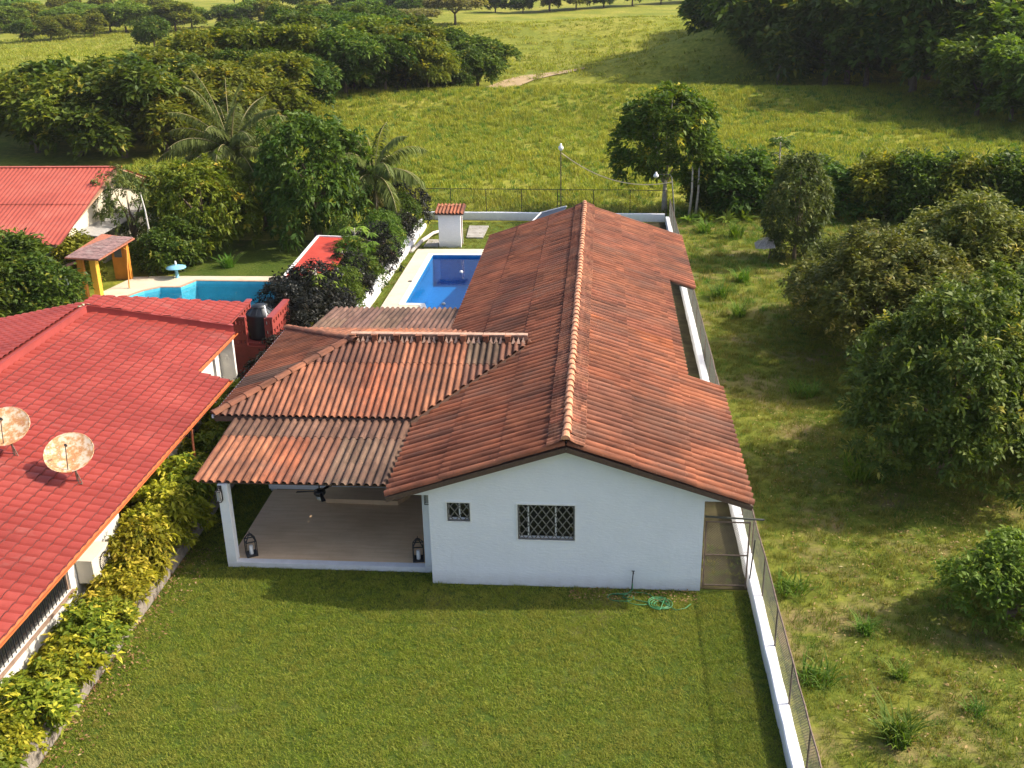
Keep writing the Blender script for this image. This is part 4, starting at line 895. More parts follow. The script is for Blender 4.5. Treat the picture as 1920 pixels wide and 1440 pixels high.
# raised roof behind the flashing and the roof slope on the far side of the ridge
up_ = .27
BA, BB = (-13.9, 11.35), (-9.35, 14.75)
rbase = MB().slab([(RX, vy(RX), nz_(RX) + up_ - .05), (SX - .25, vy(SX) + .1, nz_(SX) + up_ - .02), (-9.4, 14.6, nz_(-9.4) + up_ - .05), (-13.85, 11.3, nz_(-13.85) + up_ - .05)], .05).build('rear_roof', M_brickred, nb)
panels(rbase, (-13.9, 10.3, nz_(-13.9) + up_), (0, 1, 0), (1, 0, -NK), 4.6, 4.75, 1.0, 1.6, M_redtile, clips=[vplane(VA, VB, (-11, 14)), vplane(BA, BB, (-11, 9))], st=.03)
lb = MB().slab([(-19, -9, 3.15), (RX - .1, -9, 4.2), (RX - .1, VA[1], 4.2), (-19, 10.9, 3.15)], .06).build('left_roof', M_brickred, nb)
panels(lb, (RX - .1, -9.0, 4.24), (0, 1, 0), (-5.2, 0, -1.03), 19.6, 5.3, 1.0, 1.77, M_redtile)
# gutter, walls, window, downpipe
def gutter(x, y0, y1, z):
    m = MB(); n = 8; P_ = [(x + .07 - .075 * math.cos(math.pi * j / n), z - .075 * math.sin(math.pi * j / n)) for j in range(n + 1)]
    m.add([(px, y0, pz) for px, pz in P_] + [(px, y1, pz) for px, pz in P_], [(j, j + 1, j + n + 2, j + n + 1) for j in range(n)] + [tuple(range(n + 1)), tuple(range(2 * n + 1, n, -1))])
    m.bar((x + .145, y0, z + .005), (x + .145, y1, z + .005), .02, .025); m.bar((x - .02, y0, z - .05), (x - .02, y1, z - .05), .03, .16); return m
gutter(NE - .02, -9.6, SY, NZ + .01).build('gutter', M_gutter, nb); gutter(SX - .02, SY, 12.15, nz_(SX) + .01).build('gutter', M_gutter, nb)
MB().tube([(-7.98, 4.6, 2.2), (-7.98, 4.55, 2.02), (-7.75, 4.0, 1.9), (-7.7, 3.9, 1.6), (-7.75, 3.85, .4)], .04, 8).build('downpipe', M_gutter, nb, None, True)
NWX = -8.75
mb = MB(); wall_grid(mb, 'x', -9.5, .55, -.3, 2.2, NWX, .15, [(-9.4, -6.0, 1.05, 2.0), (-5.75, -2.35, 1.05, 2.0)]); wall_grid(mb, 'x', 4.0, 8.0, -.3, 2.2, NWX, .15, [(5.2, 6.6, 1.0, 2.0)]); mb.box(-9.9, -9.75, 8.2, 12.1, -.3, 2.5).box(-9.74, -9.2, 12.0, 12.15, -.3, 2.55).box(-9.28, -9.18, 8.35, 8.45, -.3, 2.5).box(-9.28, -9.18, 10.1, 10.2, -.3, 2.5).build('wall', M_nwall, nb)
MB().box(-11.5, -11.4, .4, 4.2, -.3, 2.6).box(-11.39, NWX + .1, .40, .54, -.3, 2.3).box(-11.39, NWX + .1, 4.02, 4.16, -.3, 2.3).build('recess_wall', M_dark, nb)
MB().box(-13.6, -8.9, -9.4, 12, -.32, -.28).build('floor', M_concrete, nb)
for (a0, a1) in ((-9.4, -6.0), (-5.75, -2.35), (5.2, 6.6)):
    w = MB().box(NWX + .152, NWX + .22, a0 - .05, a1 + .05, .98, 1.04).box(NWX + .02, NWX + .1, a0, a0 + .05, 1.05, 2.0).box(NWX + .02, NWX + .1, a1 - .05, a1, 1.05, 2.0).build('window', simple('brown_sill', (.30, .20, .14), .7, .2), nb)
    gm = MB(); k = a0 + .15
    while k < a1 - .08: gm.box(NWX + .11, NWX + .13, k - .008, k + .008, 1.05, 2.0); k += .17
    for z in (1.2, 1.52, 1.85): gm.box(NWX + .105, NWX + .109, a0 + .05, a1 - .05, z - .01, z + .01)
    gm.build('grille', M_blackmetal, w); MB().box(NWX + .05, NWX + .058, a0 + .052, a1 - .052, 1.05, 2.0).build('pane', M_pane, w)
ac = thing('air_conditioner', (-8.35, -1.55, 1.0), 'beige air conditioner box mounted on the neighbouring white wall', 'air conditioner')
M_ac = simple('beige_enamel', (.58, .53, .43), .5, .06, 3)
local(link('casing', MB().box(-.22, .2, -.46, .46, 0, .62).mesh('casing'), M_ac), ac); local(link('top_cover', MB().box(-.235, .215, -.475, .475, .621, .65).mesh('top_cover'), M_ac), ac)
fan_ = MB().lathe((0, 0, 0), [(.24, 0), (.24, .012), (.20, .012), (.20, 0)], 20); me = fan_.mesh('fan_ring'); local(link('fan_ring', me, M_blackmetal, None, Matrix.Translation((.201, .12, .31)) @ Matrix.Rotation(math.pi / 2, 4, 'Y')), ac)
gl = MB()
for k in range(9): z = .10 + k * .052; gl.box(.2005, .208, -.10, .34, z, z + .014)
local(link('grill', gl.mesh('grill'), simple('dark_grill', (.07, .065, .06), .6, .1)), ac); local(link('bracket', MB().box(-.25, .15, -.35, -.31, -.06, -.002).box(-.25, .15, .31, .35, -.06, -.002).mesh('bracket'), M_rust), ac)
# satellite dishes
def rustpaint():
    m, nt, bs = nodes('rusty_dish'); f = noise(nt, 5.5, 5, coords(nt, rnd=True), .7); col = ramp(nt, f, [(.42, (.62, .50, .36)), (.52, (.50, .28, .12)), (.62, (.42, .17, .06)), (.7, (.6, .5, .4))]); nt.links.new(col, bs.inputs['Base Color']); bs.inputs['Roughness'].default_value = .6; return m
M_dish = rustpaint()
def dish(loc, label, r=.62):
    t = thing('satellite_dish', loc, label, 'satellite dish'); L = lambda mb, n, m, sh=False, M=None: local(link(n, mb.mesh(n, sh), m, None, M), t)
    L(MB().tube([(0, 0, 0), (-.04, .03, .5), (-.07, .06, .62)], .028, 8), 'post', M_rust); L(MB().box(-.14, .12, -.05, .05, 0, .02).bar((.1, 0, .02), (-.03, .02, .4), .02, .02), 'foot', M_rust)
    n = Vector((.16, -.50, .85)).normalized(); x = Vector((0, 0, 1)).cross(n).normalized(); y = n.cross(x); c = Vector((-.16, .12, .78)); R_ = Matrix(((x.x, y.x, n.x, c.x), (x.y, y.y, n.y, c.y), (x.z, y.z, n.z, c.z), (0, 0, 0, 1)))
    prof = [(r * k / 6, .12 * (k / 6) ** 2) for k in range(7)]; m = MB().lathe((0, 0, 0), prof, 28); m2 = MB().lathe((0, 0, -.008), prof[::-1], 28); m.add(m2.v, m2.f); L(m, 'reflector', M_dish, True, R_)
    L(MB().lathe((0, 0, .12), [(r, -.006), (r + .012, 0), (r, .008), (r - .01, 0)], 28), 'rim', M_dish, True, R_)
    L(MB().tube([(0, -r * .85, .1), (0, -r * .4, .34), (0, -.02, .5)], .012, 6).tube([(0, -.02, .5), (0, .02, .40)], .035, 8), 'feed_arm', M_blackmetal, False, R_); L(MB().box(-.06, .06, -.06, .06, -.10, -.01), 'mount', M_blackmetal, False, R_); return t
dish((-9.3, .1, nz_(-9.3) + .02), 'rusty satellite dish nearest the gutter of the red tile roof')
dish((-11.15, .5, nz_(-11.15) + .02), 'dull satellite dish at the left edge of the picture on the red tile roof')

# ------------------------------------------------------------------ tank enclosure and water tank
en = thing('tank_enclosure', (-9.55, 15.3, 0), 'dark red walled tank enclosure with pierced block panels', 'enclosure')
x0, x1, y0, y1, zt = -10.05, -8.35, 14.2, 16.5, 2.5
MB().box(x0, x1, y0, y0 + .12, 0, 1.35).box(x0, x0 + .12, y0 + .122, y1, 0, 1.35).box(x1 - .12, x1, y0 + .122, y1, 0, 1.35).box(x0 + .122, x1 - .122, y1 - .12, y1, 0, 1.35).box(x0 + .002, x1 - .002, y0 + .124, y1 - .122, 1.352, 1.45).build('wall', M_brickred, en)
def pierced(ax, a0, a1, p, z0, z1, n):
    m = MB(); wd = (a1 - a0) / n; holes = []; nzv = 3; hz = (z1 - z0) / nzv
    for i in range(n):
        for j in range(nzv): holes.append((a0 + wd * (i + .28), a0 + wd * (i + .72), z0 + hz * (j + .3), z0 + hz * (j + .7)))
    return wall_grid(m, ax, a0, a1, z0, z1, p, .1, holes)
pierced('y', x0, x0 + .62, y0 + .01, 1.351, zt, 4).build('pierced_panel', M_brickred, en); pierced('y', x1 - .32, x1, y0 + .01, 1.351, zt, 2).build('pierced_panel', M_brickred, en)
pierced('x', y0 + .125, y1, x1 - .11, 1.351, zt, 7).build('pierced_panel', M_brickred, en); pierced('x', y0 + .125, y1, x0 + .01, 1.351, zt, 7).build('pierced_panel', M_brickred, en)
MB().box(x0 + .12, x1 - .12, y1 - .11, y1 - .01, 1.46, zt - .4).build('pierced_panel', M_brickred, en)
MB().box(x1 - .2, x1 + .04, y0 - .03, y1 + .03, zt + .002, zt + .07).box(x0 - .03, x0 + .18, y0 - .03, y1 + .03, zt + .002, zt + .07).box(x0 + .182, x0 + .64, y0 - .03, y0 + .14, zt + .002, zt + .07).build('coping', M_flash, en)
MB().box(x0 - .2, x0 - .06, y0 - .3, y0 - .16, 0, 2.55).build('white_post', M_nwall, en)
tk = thing('water_tank', (-9.1, 15.1, 1.46), 'black plastic water tank with ribbed conical lid inside the red enclosure', 'water tank')
prof = [(.52, 0)] + [(.53 + (.02 if k % 2 else 0), .08 + .09 * k) for k in range(10)] + [(.56, .98), (.54, 1.02), (.28, 1.22), (.26, 1.26)]
local(link('body', MB().lathe((0, 0, 0), prof, 24).mesh('body', True), M_blackplastic), tk); local(link('lid', MB().lathe((0, 0, 0), [(.30, 1.24), (.30, 1.30), (.1, 1.36), (0, 1.365)], 18).mesh('lid', True), M_blackplastic), tk)
for k in range(12):
    a = k * math.pi / 6; c, s = math.cos(a), math.sin(a); local(link('rib', MB().bar((.54 * c, .54 * s, 1.03), (.29 * c, .29 * s, 1.225), .03, .03).mesh('rib'), M_blackplastic), tk)
local(link('pipe', MB().tube([(.45, -.6, -.3), (.45, -.6, 1.2), (.3, -.25, 1.35)], .03, 6).mesh('pipe'), M_whitemetal), tk)

# ------------------------------------------------------------------ coral roofed house at the far left
hb = thing('coral_roof_house', (-27, 29, 0), 'white house with coral red corrugated roof at the far left', 'house')
E0, E1 = (-22.5, 25.1, 2.55), (-22.0, 32.4, 5.0); XL = -36
dk = MB().slab([(XL, E0[1] + .05, E0[2] - .06), (E0[0] - .05, E0[1] + .05, E0[2] - .06), (E1[0] - .05, E1[1], E1[2] - .06), (XL, E1[1], E1[2] - .06)], .08)
dk.slab([(XL, E1[1] + .002, E1[2] - .06), (E1[0] - .05, E1[1] + .002, E1[2] - .06), (E0[0], 39.5, 2.5), (XL, 39.5, 2.5)], .08); cr = dk.build('roof', simple('tan_fascia', (.36, .22, .13), .7, .15), hb)
def corr_mesh(w, l):
    n = 40; V = []; F = []
    for y in (0, l):
        for i in range(n + 1): x = w * i / n; V.append((x, y, .035 * (.5 + .5 * math.cos(2 * math.pi * x / .25))))
    for i in range(n): F.append((i, i + n + 1, i + n + 2, i + 1))
    me = bpy.data.meshes.new('roof_panel'); me.from_pydata(V, [], F); me.materials.append(M_redcorr); me.shade_smooth(); return me
for (ya, za, yb, zb) in ((E1[1], E1[2], E0[1], E0[2]), (E1[1], E1[2], 39.6, 2.5)):
    l = math.hypot(yb - ya, zb - za); me = corr_mesh(2.0, l / 2 + .1); d = Vector((0, yb - ya, zb - za)).normalized(); x = XL
    while x < E0[0] - .3:
        for r in range(2): 
            p = Vector((x, ya, za)) + d * (l / 2 * r - (.1 if r else 0)); M = frame(p + Vector((0, 0, .03 * (1 - r))), (1, 0, 0), d) @ Matrix.Diagonal(((13.75 / 7) / 2, 1, 1, 1)); link('roof_panel', me, None, cr, M)
        x += 13.75 / 7
MB().bar((XL, E1[1], E1[2] + .03), (E1[0], E1[1], E1[2] + .03), .3, .06).build('ridge_flashing', M_redcorr, cr)
mb = MB(); wall_grid(mb, 'y', -35.5, -23.2, 0, 2.35, 25.9, .15, [(-33, -31.5, .9, 2.0), (-28.5, -27, .9, 2.0)]); mb.build('front_wall', M_white, hb)
mb = MB(); wall_grid(mb, 'x', 25.9, 38.8, 0, 2.35, -23.198, .15, [(29.6, 31.0, 1.0, 2.1), (27.2, 28.3, 1.1, 2.1), (33, 34.5, 1.0, 2.1)])
mb.add([(-23.06, 25.95, 2.35), (-23.06, 38.7, 2.35), (-23.06, 32.4, 4.75)], [(0, 1, 2)]); mb.build('side_wall', M_cream, hb)
M_gdark = simple('grey_shutter', (.12, .14, .16), .4, .2, 3)
for (a0, a1, b0, b1) in ((29.6, 31.0, 1.0, 2.1), (27.2, 28.3, 1.1, 2.1), (33, 34.5, 1.0, 2.1)): 
    w = MB().box(-23.12, -23.10, a0, a1, b0, b1).build('window', M_gdark, hb); MB().box(-23.09, -23.05, (a0 + a1) / 2 - .03, (a0 + a1) / 2 + .03, b0, b1).build('mullion', M_whitemetal, w)
for (a0, a1) in ((-33, -31.5), (-28.5, -27)): MB().box(a0, a1, 25.95, 25.97, .9, 2.0).build('window', M_gdark, hb)
MB().slab([(-23.4, 28.0, 2.42), (-21.9, 28.3, 2.18), (-21.9, 36, 2.18), (-23.4, 36, 2.42)], .05).build('side_canopy', simple('grey_canopy', (.32, .31, .29), .7, .15), hb)
# orange open shelter
os_ = thing('orange_shelter', (-20.5, 26, 0), 'orange painted open shelter with weathered slate roof beside the neighbouring pool', 'shelter')
MB().box(-21.05, -20.15, 27.75, 27.9, 0, 2.15).box(-20.3, -20.15, 27.62, 27.748, 0, 2.15).build('end_wall', M_orange, os_)
MB().box(-20.55, -20.25, 24.3, 24.65, 0, 2.1).build('pillar', M_yellowpaint, os_); MB().box(-21.2, -20.9, 24.3, 24.5, 0, 2.1).build('pillar', M_orange, os_)
MB().box(-20.9, -20.5, 27.735, 27.748, 1.2, 1.65).build('window', M_gdark, os_)
M_slate = simple('weathered_slate', (.22, .13, .12), .8, .5, 6, .4, 0, (.38, .33, .3))
rr = MB().slab([(-21.55, 23.9, 2.22), (-19.85, 23.95, 2.12), (-19.85, 28.15, 2.12), (-21.55, 28.1, 2.36)], .06).build('roof', simple('rust_red_fascia', (.34, .12, .07), .7, .2), os_)
for i in range(7):
    for j in range(3):
        x = -21.53 + j * .55; y = 23.95 + i * .585; m = MB().slab([(x, y, 2.235 - .03 * j + .012 * i), (x + .56, y, 2.215 - .03 * j + .008 * i), (x + .56, y + .55, 2.22 - .03 * j + .008 * i), (x, y + .55, 2.25 - .03 * j + .012 * i)], .02); m.build('slate', M_slate, rr)
MB().bar((-21.2, 24.4, 1.9), (-22.9, 23.3, 1.35), .14, .1).build('ramp_rail', simple('faded_red_paint', (.42, .2, .15), .7, .2), os_)
sw = thing('shower_post', (-19.55, 26.0, 0), 'rusty orange shower post on the pale pool deck', 'post'); local(link('pipe', MB().tube([(0, 0, 0), (-.06, .3, 1.0), (-.1, .6, 1.9), (-.3, .7, 1.95)], .035, 6).mesh('pipe'), M_orange), sw); local(link('base', MB().lathe((0, 0, 0), [(.12, 0), (.1, .05), (0, .06)], 10).mesh('base'), M_concrete), sw)
ld = thing('pool_ladder', (-20.9, 22.4, 0), 'white ladder slide leaning behind the red roofs', 'ladder'); m = MB()
for x in (-.22, .22): m.tube([(x, .5, 0), (x, -.1, 1.2), (x, -.4, 2.1)], .045, 6)
local(link('side_rail', m.mesh('side_rail'), M_whitemetal), ld)
for k in range(5): local(link('rung', MB().tube([(-.22, .4 - .17 * k, .25 + .36 * k), (.22, .4 - .17 * k, .25 + .36 * k)], .03, 6).mesh('rung'), M_whitemetal), ld)
bt = thing('mushroom_table', (-17.8, 28.0, .05), 'pale blue mushroom shaped pool table with white finial', 'table')
local(link('stem', MB().lathe((0, 0, 0), [(.13, 0), (.09, .06), (.08, .5)], 12).mesh('stem', True), M_blue), bt); local(link('top', MB().lathe((0, 0, 0), [(0, .46), (.3, .48), (.52, .53), (.5, .57), (.2, .66), (0, .68)], 20).mesh('top', True), M_blue), bt); local(link('finial', MB().lathe((0, 0, .68), [(.05, 0), (.06, .08), (.04, .2), (0, .22)], 10).mesh('finial', True), M_whitemetal), bt)
sr_ = thing('red_canopy', (-9.3, 25.3, 0), 'small red metal canopy roof with white trim behind the dark shrubs', 'canopy')
MB().slab([(-10.1, 22.0, 1.9), (-8.1, 22.6, 1.9), (-8.3, 28.3, 2.1), (-10.2, 28.6, 2.1)], .05).build('roof', M_smallred, sr_)
MB().bar((-10.16, 22.0, 1.9), (-10.26, 28.6, 2.1), .12, .12).bar((-10.26, 28.66, 2.1), (-8.25, 28.36, 2.1), .1, .12).build('white_trim', M_whitemetal, sr_)
for x, y in ((-10.0, 22.3), (-8.4, 22.8), (-10.0, 28.2), (-8.5, 28.0)): MB().box(x, x + .08, y, y + .08, 0, 1.86).build('post', M_whitemetal, sr_)
st = thing('broken_parasol', (13.2, 31.8, 0), 'bent dry thatch parasol frame standing by the columnar bush', 'parasol')
local(link('pole', MB().tube([(0, 0, 0), (.08, .05, .6), (.05, 0, 1.35)], .035, 6).mesh('pole'), M_bark), st)
for k in range(9): 
    a = k * 6.28 / 9; local(link('rib', MB().tube([(.05, 0, 1.35), (.05 + .5 * math.cos(a), .5 * math.sin(a), 1.2), (.05 + .85 * math.cos(a), .85 * math.sin(a), .82 + .1 * math.sin(3 * a))], .016, 5).mesh('rib'), M_palebark), st)
th = MB(); cc = [(.05 + .85 * math.cos(k * 6.28 / 9), .85 * math.sin(k * 6.28 / 9), .86 + .1 * math.sin(3 * k * 6.28 / 9)) for k in range(9)]
for k in (2, 3, 4, 5, 6): th.add([(.05, 0, 1.38), cc[k], cc[(k + 1) % 9]], [(0, 1, 2)])
local(link('thatch', th.mesh('thatch'), simple('grey_thatch', (.33, .29, .24), .95, .35, 12, .5)), st)

# ------------------------------------------------------------------ vegetation
def unit(a): return a / np.maximum(np.linalg.norm(a, axis=1, keepdims=True), 1e-9)
def leaf_mesh(name, P, D, Lg, Wd, droop, v, mat, rng, fold=.25):
    n = len(P); up = np.tile([0, 0, 1.0], (n, 1)) + rng.normal(0, .45, (n, 3)); S = unit(np.cross(D, up)); Nn = np.cross(S, D)
    Lg = Lg[:, None]; Wd = Wd[:, None]; droop = np.asarray(droop)[:, None]; dz = np.array([0, 0, -1.0])
    mid = P + D * Lg * .48 + dz * Lg * droop * .25
    tip = P + D * Lg + dz * Lg * droop
    V = np.stack([P, mid + S * Wd * .5 + Nn * Wd * fold, tip, mid - S * Wd * .5 + Nn * Wd * fold], 1).reshape(-1, 3)
    me = bpy.data.meshes.new(name); me.vertices.add(n * 4); me.vertices.foreach_set('co', V.astype(np.float32).ravel())
    me.loops.add(n * 4); me.loops.foreach_set('vertex_index', np.arange(n * 4, dtype=np.int32)); me.polygons.add(n); me.polygons.foreach_set('loop_start', np.arange(0, n * 4, 4, dtype=np.int32))
    me.update(calc_edges=True); at = me.attributes.new('v', 'FLOAT', 'FACE'); at.data.foreach_set('value', np.clip(v, 0, 1).astype(np.float32)); me.materials.append(mat); me.validate(); return me
def crown_mesh(name, blobs, nc, per, ll, lw, mat, seed, sprig=.0, spread=.25, droop=.35, zmin=-.55, inner=.2, upbias=.35, yellow=.08):
    r = np.random.default_rng(seed); B = np.array(blobs, float); w = (B[:, 3] * B[:, 4]) ** 1.0; w /= w.sum()
    nc2 = nc; k = r.choice(len(B), nc * 2, p=w); d = unit(r.normal(0, 1, (nc * 2, 3))); d[:, 2] = np.where(d[:, 2] < zmin, -d[:, 2] * .5, d[:, 2]); d = unit(d)
    f = np.where(r.random(nc * 2) < inner, r.uniform(.35, .8, nc * 2), r.uniform(.82, 1.06, nc * 2) * np.where(r.random(nc * 2) < .16, r.uniform(1.04, 1.24, nc * 2), 1.0)); sc = B[k][:, [3, 3, 4]]; C0 = B[k][:, :3] + d * sc * f[:, None]
    keep = np.ones(len(C0), bool)
    for b in B:
        q = (C0 - b[:3]) / b[[3, 3, 4]]; keep &= (np.linalg.norm(q, axis=1) > .72) | (r.random(len(C0)) < .10)
    ph = r.uniform(0, 6.28, 6); q_ = C0 * (2.6 / max(.6, B[:, 3].mean())); ns = np.sin(q_[:, 0] + ph[0]) * np.sin(q_[:, 1] + ph[1]) + np.sin(q_[:, 2] * 1.3 + ph[2]) * np.sin(q_[:, 0] * .7 + q_[:, 1] * .8 + ph[3]); keep &= (ns > -.55) | (r.random(len(C0)) < .15)
    idx = np.nonzero(keep)[0][:nc]; C0 = C0[idx]; ax = unit(unit(d[idx] / sc[idx]) + np.array([0, 0, upbias]) + r.normal(0, .25, (len(idx), 3)))
    m = len(idx); C0 = np.repeat(C0, per, 0); A = np.repeat(ax, per, 0); n = len(C0)
    side = unit(np.cross(A, r.normal(0, 1, (n, 3)))); t = r.random(n)
    P = C0 + A * (t * sprig)[:, None] + r.normal(0, spread * .35, (n, 3)); D = unit(side + A * r.uniform(.1, .9, n)[:, None])
    P = P + D * spread * r.uniform(0, .5, n)[:, None]
    cv = np.where(r.random(m) < yellow, r.uniform(.75, 1, m), r.uniform(0, .62, m)); v = np.repeat(cv, per) + r.uniform(-.14, .14, n)
    return leaf_mesh(name, P, D, ll * r.uniform(.5, 1.3, n), lw * r.uniform(.6, 1.3, n), droop * r.uniform(.4, 1.4, n), v, mat, r)
def trunk_mesh(name, blobs, base_r, h, seed, lean=(0, 0), stems=1):
    r = random.Random(seed); m = MB()
    for s in range(stems):
        ox, oy = (r.uniform(-.25, .25) * (stems > 1), r.uniform(-.25, .25) * (stems > 1)); top = Vector((lean[0] + ox * 1.6, lean[1] + oy * 1.6, h))
        m.tube([(ox, oy, -.1), (ox + lean[0] * .3 + r.uniform(-.05, .05), oy + lean[1] * .3, h * .4), tuple(top)], [base_r * 1.25, base_r, base_r * .8], 8)
        for b in blobs[s::stems]:
            e = Vector(b[:3]); q = top.lerp(e, .5) + Vector((r.uniform(-.2, .2), r.uniform(-.2, .2), r.uniform(0, .25) * b[4])); m.tube([tuple(top - Vector((0, 0, h * .12))), tuple(q), tuple(e), tuple(e + (e - top).normalized() * b[3] * .5)], [base_r * .55, base_r * .36, base_r * .2, base_r * .07], 5)
    return m.mesh(name, True)
def plant(name, loc, label, cat, group, crown, trunk=None, rz=0, s=(1, 1, 1), tmat=None):
    t = bpy.data.objects.new(name, None); COL.objects.link(t); t.empty_display_size = .3
    t.matrix_basis = Matrix.Translation(loc) @ Matrix.Rotation(rz, 4, 'Z') @ Matrix.Diagonal((*s, 1)); tag(t, label, cat, group)
    if trunk:
        o = bpy.data.objects.new('trunk' if cat == 'tree' or cat == 'palm' else 'stem', trunk); COL.objects.link(o); o.parent = t
        if tmat and not trunk.materials: trunk.materials.append(tmat)
    o = bpy.data.objects.new('crown' if cat in ('tree', 'palm') else 'foliage', crown); COL.objects.link(o); o.parent = t; return t
Lm_citrus = leafmat('citrus_leaf', (0.061, 0.102, 0.018), (0.162, 0.204, 0.033), (0.405, 0.360, 0.077), .22, .42)
Lm_citrus2 = leafmat('olive_citrus_leaf', (0.085, 0.120, 0.022), (0.221, 0.234, 0.044), (0.468, 0.396, 0.099), .22, .42)
Lm_mango = leafmat('mango_leaf', (.045, .085, .012), (.115, .160, .020), (.30, .28, .04), .25, .4)
Lm_mangoy = leafmat('yellow_mango_leaf', (0.095, 0.143, 0.011), (0.209, 0.240, 0.020), (0.446, 0.325, 0.033), .25, .42)
Lm_forest = leafmat('forest_leaf', (.045, .092, .012), (.112, .178, .022), (.27, .27, .04), .25, .5)
Lm_forest2 = leafmat('yellowish_forest_leaf', (0.093, 0.129, 0.013), (0.217, 0.229, 0.024), (0.435, 0.358, 0.044), .25, .5)
Lm_bright = leafmat('fresh_leaf', (.085, .160, .018), (.19, .28, .035), (.36, .38, .07), .28, .45)
Lm_dark = leafmat('purple_black_leaf', (.010, .012, .010), (.025, .026, .018), (.08, .05, .04), .08, .3)
Lm_hedge = leafmat('golden_hedge_leaf', (.16, .18, .012), (.40, .36, .025), (.68, .55, .07), .28, .45)
Lm_hedgeg = leafmat('green_hedge_leaf', (0.109, 0.176, 0.016), (0.302, 0.332, 0.026), (0.700, 0.624, 0.066), .25, .42)
Lm_palm = leafmat('palm_leaf', (.075, .115, .025), (.16, .20, .045), (.36, .30, .08), .25, .45)
Lm_acacia = leafmat('dusty_acacia_leaf', (.15, .15, .05), (.28, .25, .09), (.4, .33, .14), .25, .6)

# the two big citrus trees on the right and their neighbours
bl = [(0, 0, 3.3, 1.9, 1.7), (-1.3, -.3, 2.5, 1.5, 1.4), (1.4, .3, 2.7, 1.6, 1.5), (.3, -1.1, 2.2, 1.5, 1.5), (-.5, 1.2, 2.8, 1.5, 1.5), (.2, .3, 4.4, 1.2, 1.1), (2.3, -.5, 1.9, 1.3, 1.3), (-.4, -1.2, 3.4, 1.2, 1.2), (-1.6, .6, 3.5, 1.0, 1.0), (1.3, -.8, 3.7, 1.1, 1.0), (-2.4, -.4, 1.6, .9, .8), (-2.6, .3, 2.6, .6, .6), (.4, -2.2, 1.3, .9, .8), (2.9, .3, 2.9, .7, .7), (.9, .2, 5.2, .6, .7), (-.8, -.2, 4.9, .6, .6), (-1.2, -1.9, 1.9, .8, .7), (1.6, -1.8, 2.5, .7, .7)]
cA = crown_mesh('crown', bl, 2500, 20, .20, .085, Lm_citrus, 11, sprig=.34, spread=.13, droop=.15, zmin=-.75, upbias=.25); tA = trunk_mesh('trunk', bl[:6], .16, 1.3, 1); tA.materials.append(M_bark)
plant('citrus_tree', (15.1, 7.0, 0), 'large dense citrus tree nearest the camera on the right, shading bare soil', 'tree', 'citrus trees', cA, tA, .3, (1.05, 1.05, 1.06))
cB = crown_mesh('crown', bl, 2200, 18, .21, .088, Lm_citrus2, 12, sprig=.38, spread=.14, droop=.1, zmin=-.7, upbias=.5)
tB = tA
plant('citrus_tree', (15.6, 16.4, 0), 'broad olive green citrus tree behind the nearest citrus tree', 'tree', 'citrus trees', cB, tB, 2.2, (1.25, 1.2, .9))
plant('citrus_tree', (19.6, 20.2, 0), 'tall olive green citrus tree with upright shoots at the right edge', 'tree', 'citrus trees', cB, tB, 4.0, (1.4, 1.25, 1.02))
plant('citrus_tree', (14.8, 21.8, 0), 'low olive green citrus bush tree leaning toward the columnar bush', 'tree', 'citrus trees', cB, tB, 5.1, (.72, .72, .66))
plant('citrus_tree', (19.6, 10.0, 0), 'citrus tree cut by the right edge beside the nearest citrus tree', 'tree', 'citrus trees', cA, tA, 1.7, (1.15, 1.15, 1.08))
# columnar bush, round tree
bc = [(0, 0, 1.2, 1.0, 1.3), (.2, .1, 2.6, 1.35, 1.3), (-.5, -.2, 3.4, 1.1, 1.1), (.7, .2, 3.3, 1.1, 1.1), (0, 0, 4.4, .95, .9), (-.2, .3, 2.2, 1.3, 1.2), (.4, -.3, .8, .8, .8)]
plant('columnar_bush', (14.6, 32.0, 0), 'tall grey green columnar bush standing beyond the side fence', 'tree', None, crown_mesh('crown', bc, 850, 15, .24, .10, leafmat('grey_green_leaf', (0.060, 0.094, 0.024), (0.156, 0.187, 0.050), (0.300, 0.286, 0.090), .2, .45), 13, sprig=.3, spread=.15, droop=.2, zmin=-.8), trunk_mesh('trunk', bc, .1, 1.0, 2), .6, (1, 1, 1.02), M_bark)
br_ = [(0, 0, 4.8, 2.2, 1.9), (-1.6, .2, 4.0, 1.7, 1.6), (1.5, 0, 3.7, 1.8, 1.6), (.2, -.5, 6.3, 1.7, 1.4), (-1.0, .3, 5.7, 1.5, 1.3), (1.2, .3, 5.6, 1.6, 1.3), (2.4, -.4, 2.7, 1.2, 1.2), (-1.9, -.3, 2.9, 1.2, 1.1), (.2, 0, 3.0, 1.6, 1.3)]
plant('round_tree', (8.3, 43.6, 0), 'round leafy tree with yellow tinted top behind the back fence corner', 'tree', None, crown_mesh('crown', br_, 1150, 14, .36, .16, leafmat('round_tree_leaf', (0.047, 0.091, 0.011), (0.135, 0.182, 0.020), (0.405, 0.325, 0.033), .25, .4), 14, sprig=.2, spread=.25, droop=.15, zmin=-.6, upbias=.7, yellow=.14), trunk_mesh('trunk', br_[:5], .14, 2.0, 3), 0, (1.02, 1, 1.0), M_palebark)
for x, y in ((9.75, 41.9), (10.15, 42.0)): tag(MB().tube([(x, y, 0), (x + .12, y + .05, 1.6), (x + .1, y, 3.2)], [.08, .07, .05], 7).build('bare_trunk', M_palebark, None, None, True), 'pale slender bare trunk left of the pair below the round tree' if x < 10 else 'pale slender bare trunk right of the pair below the round tree', 'trunk')
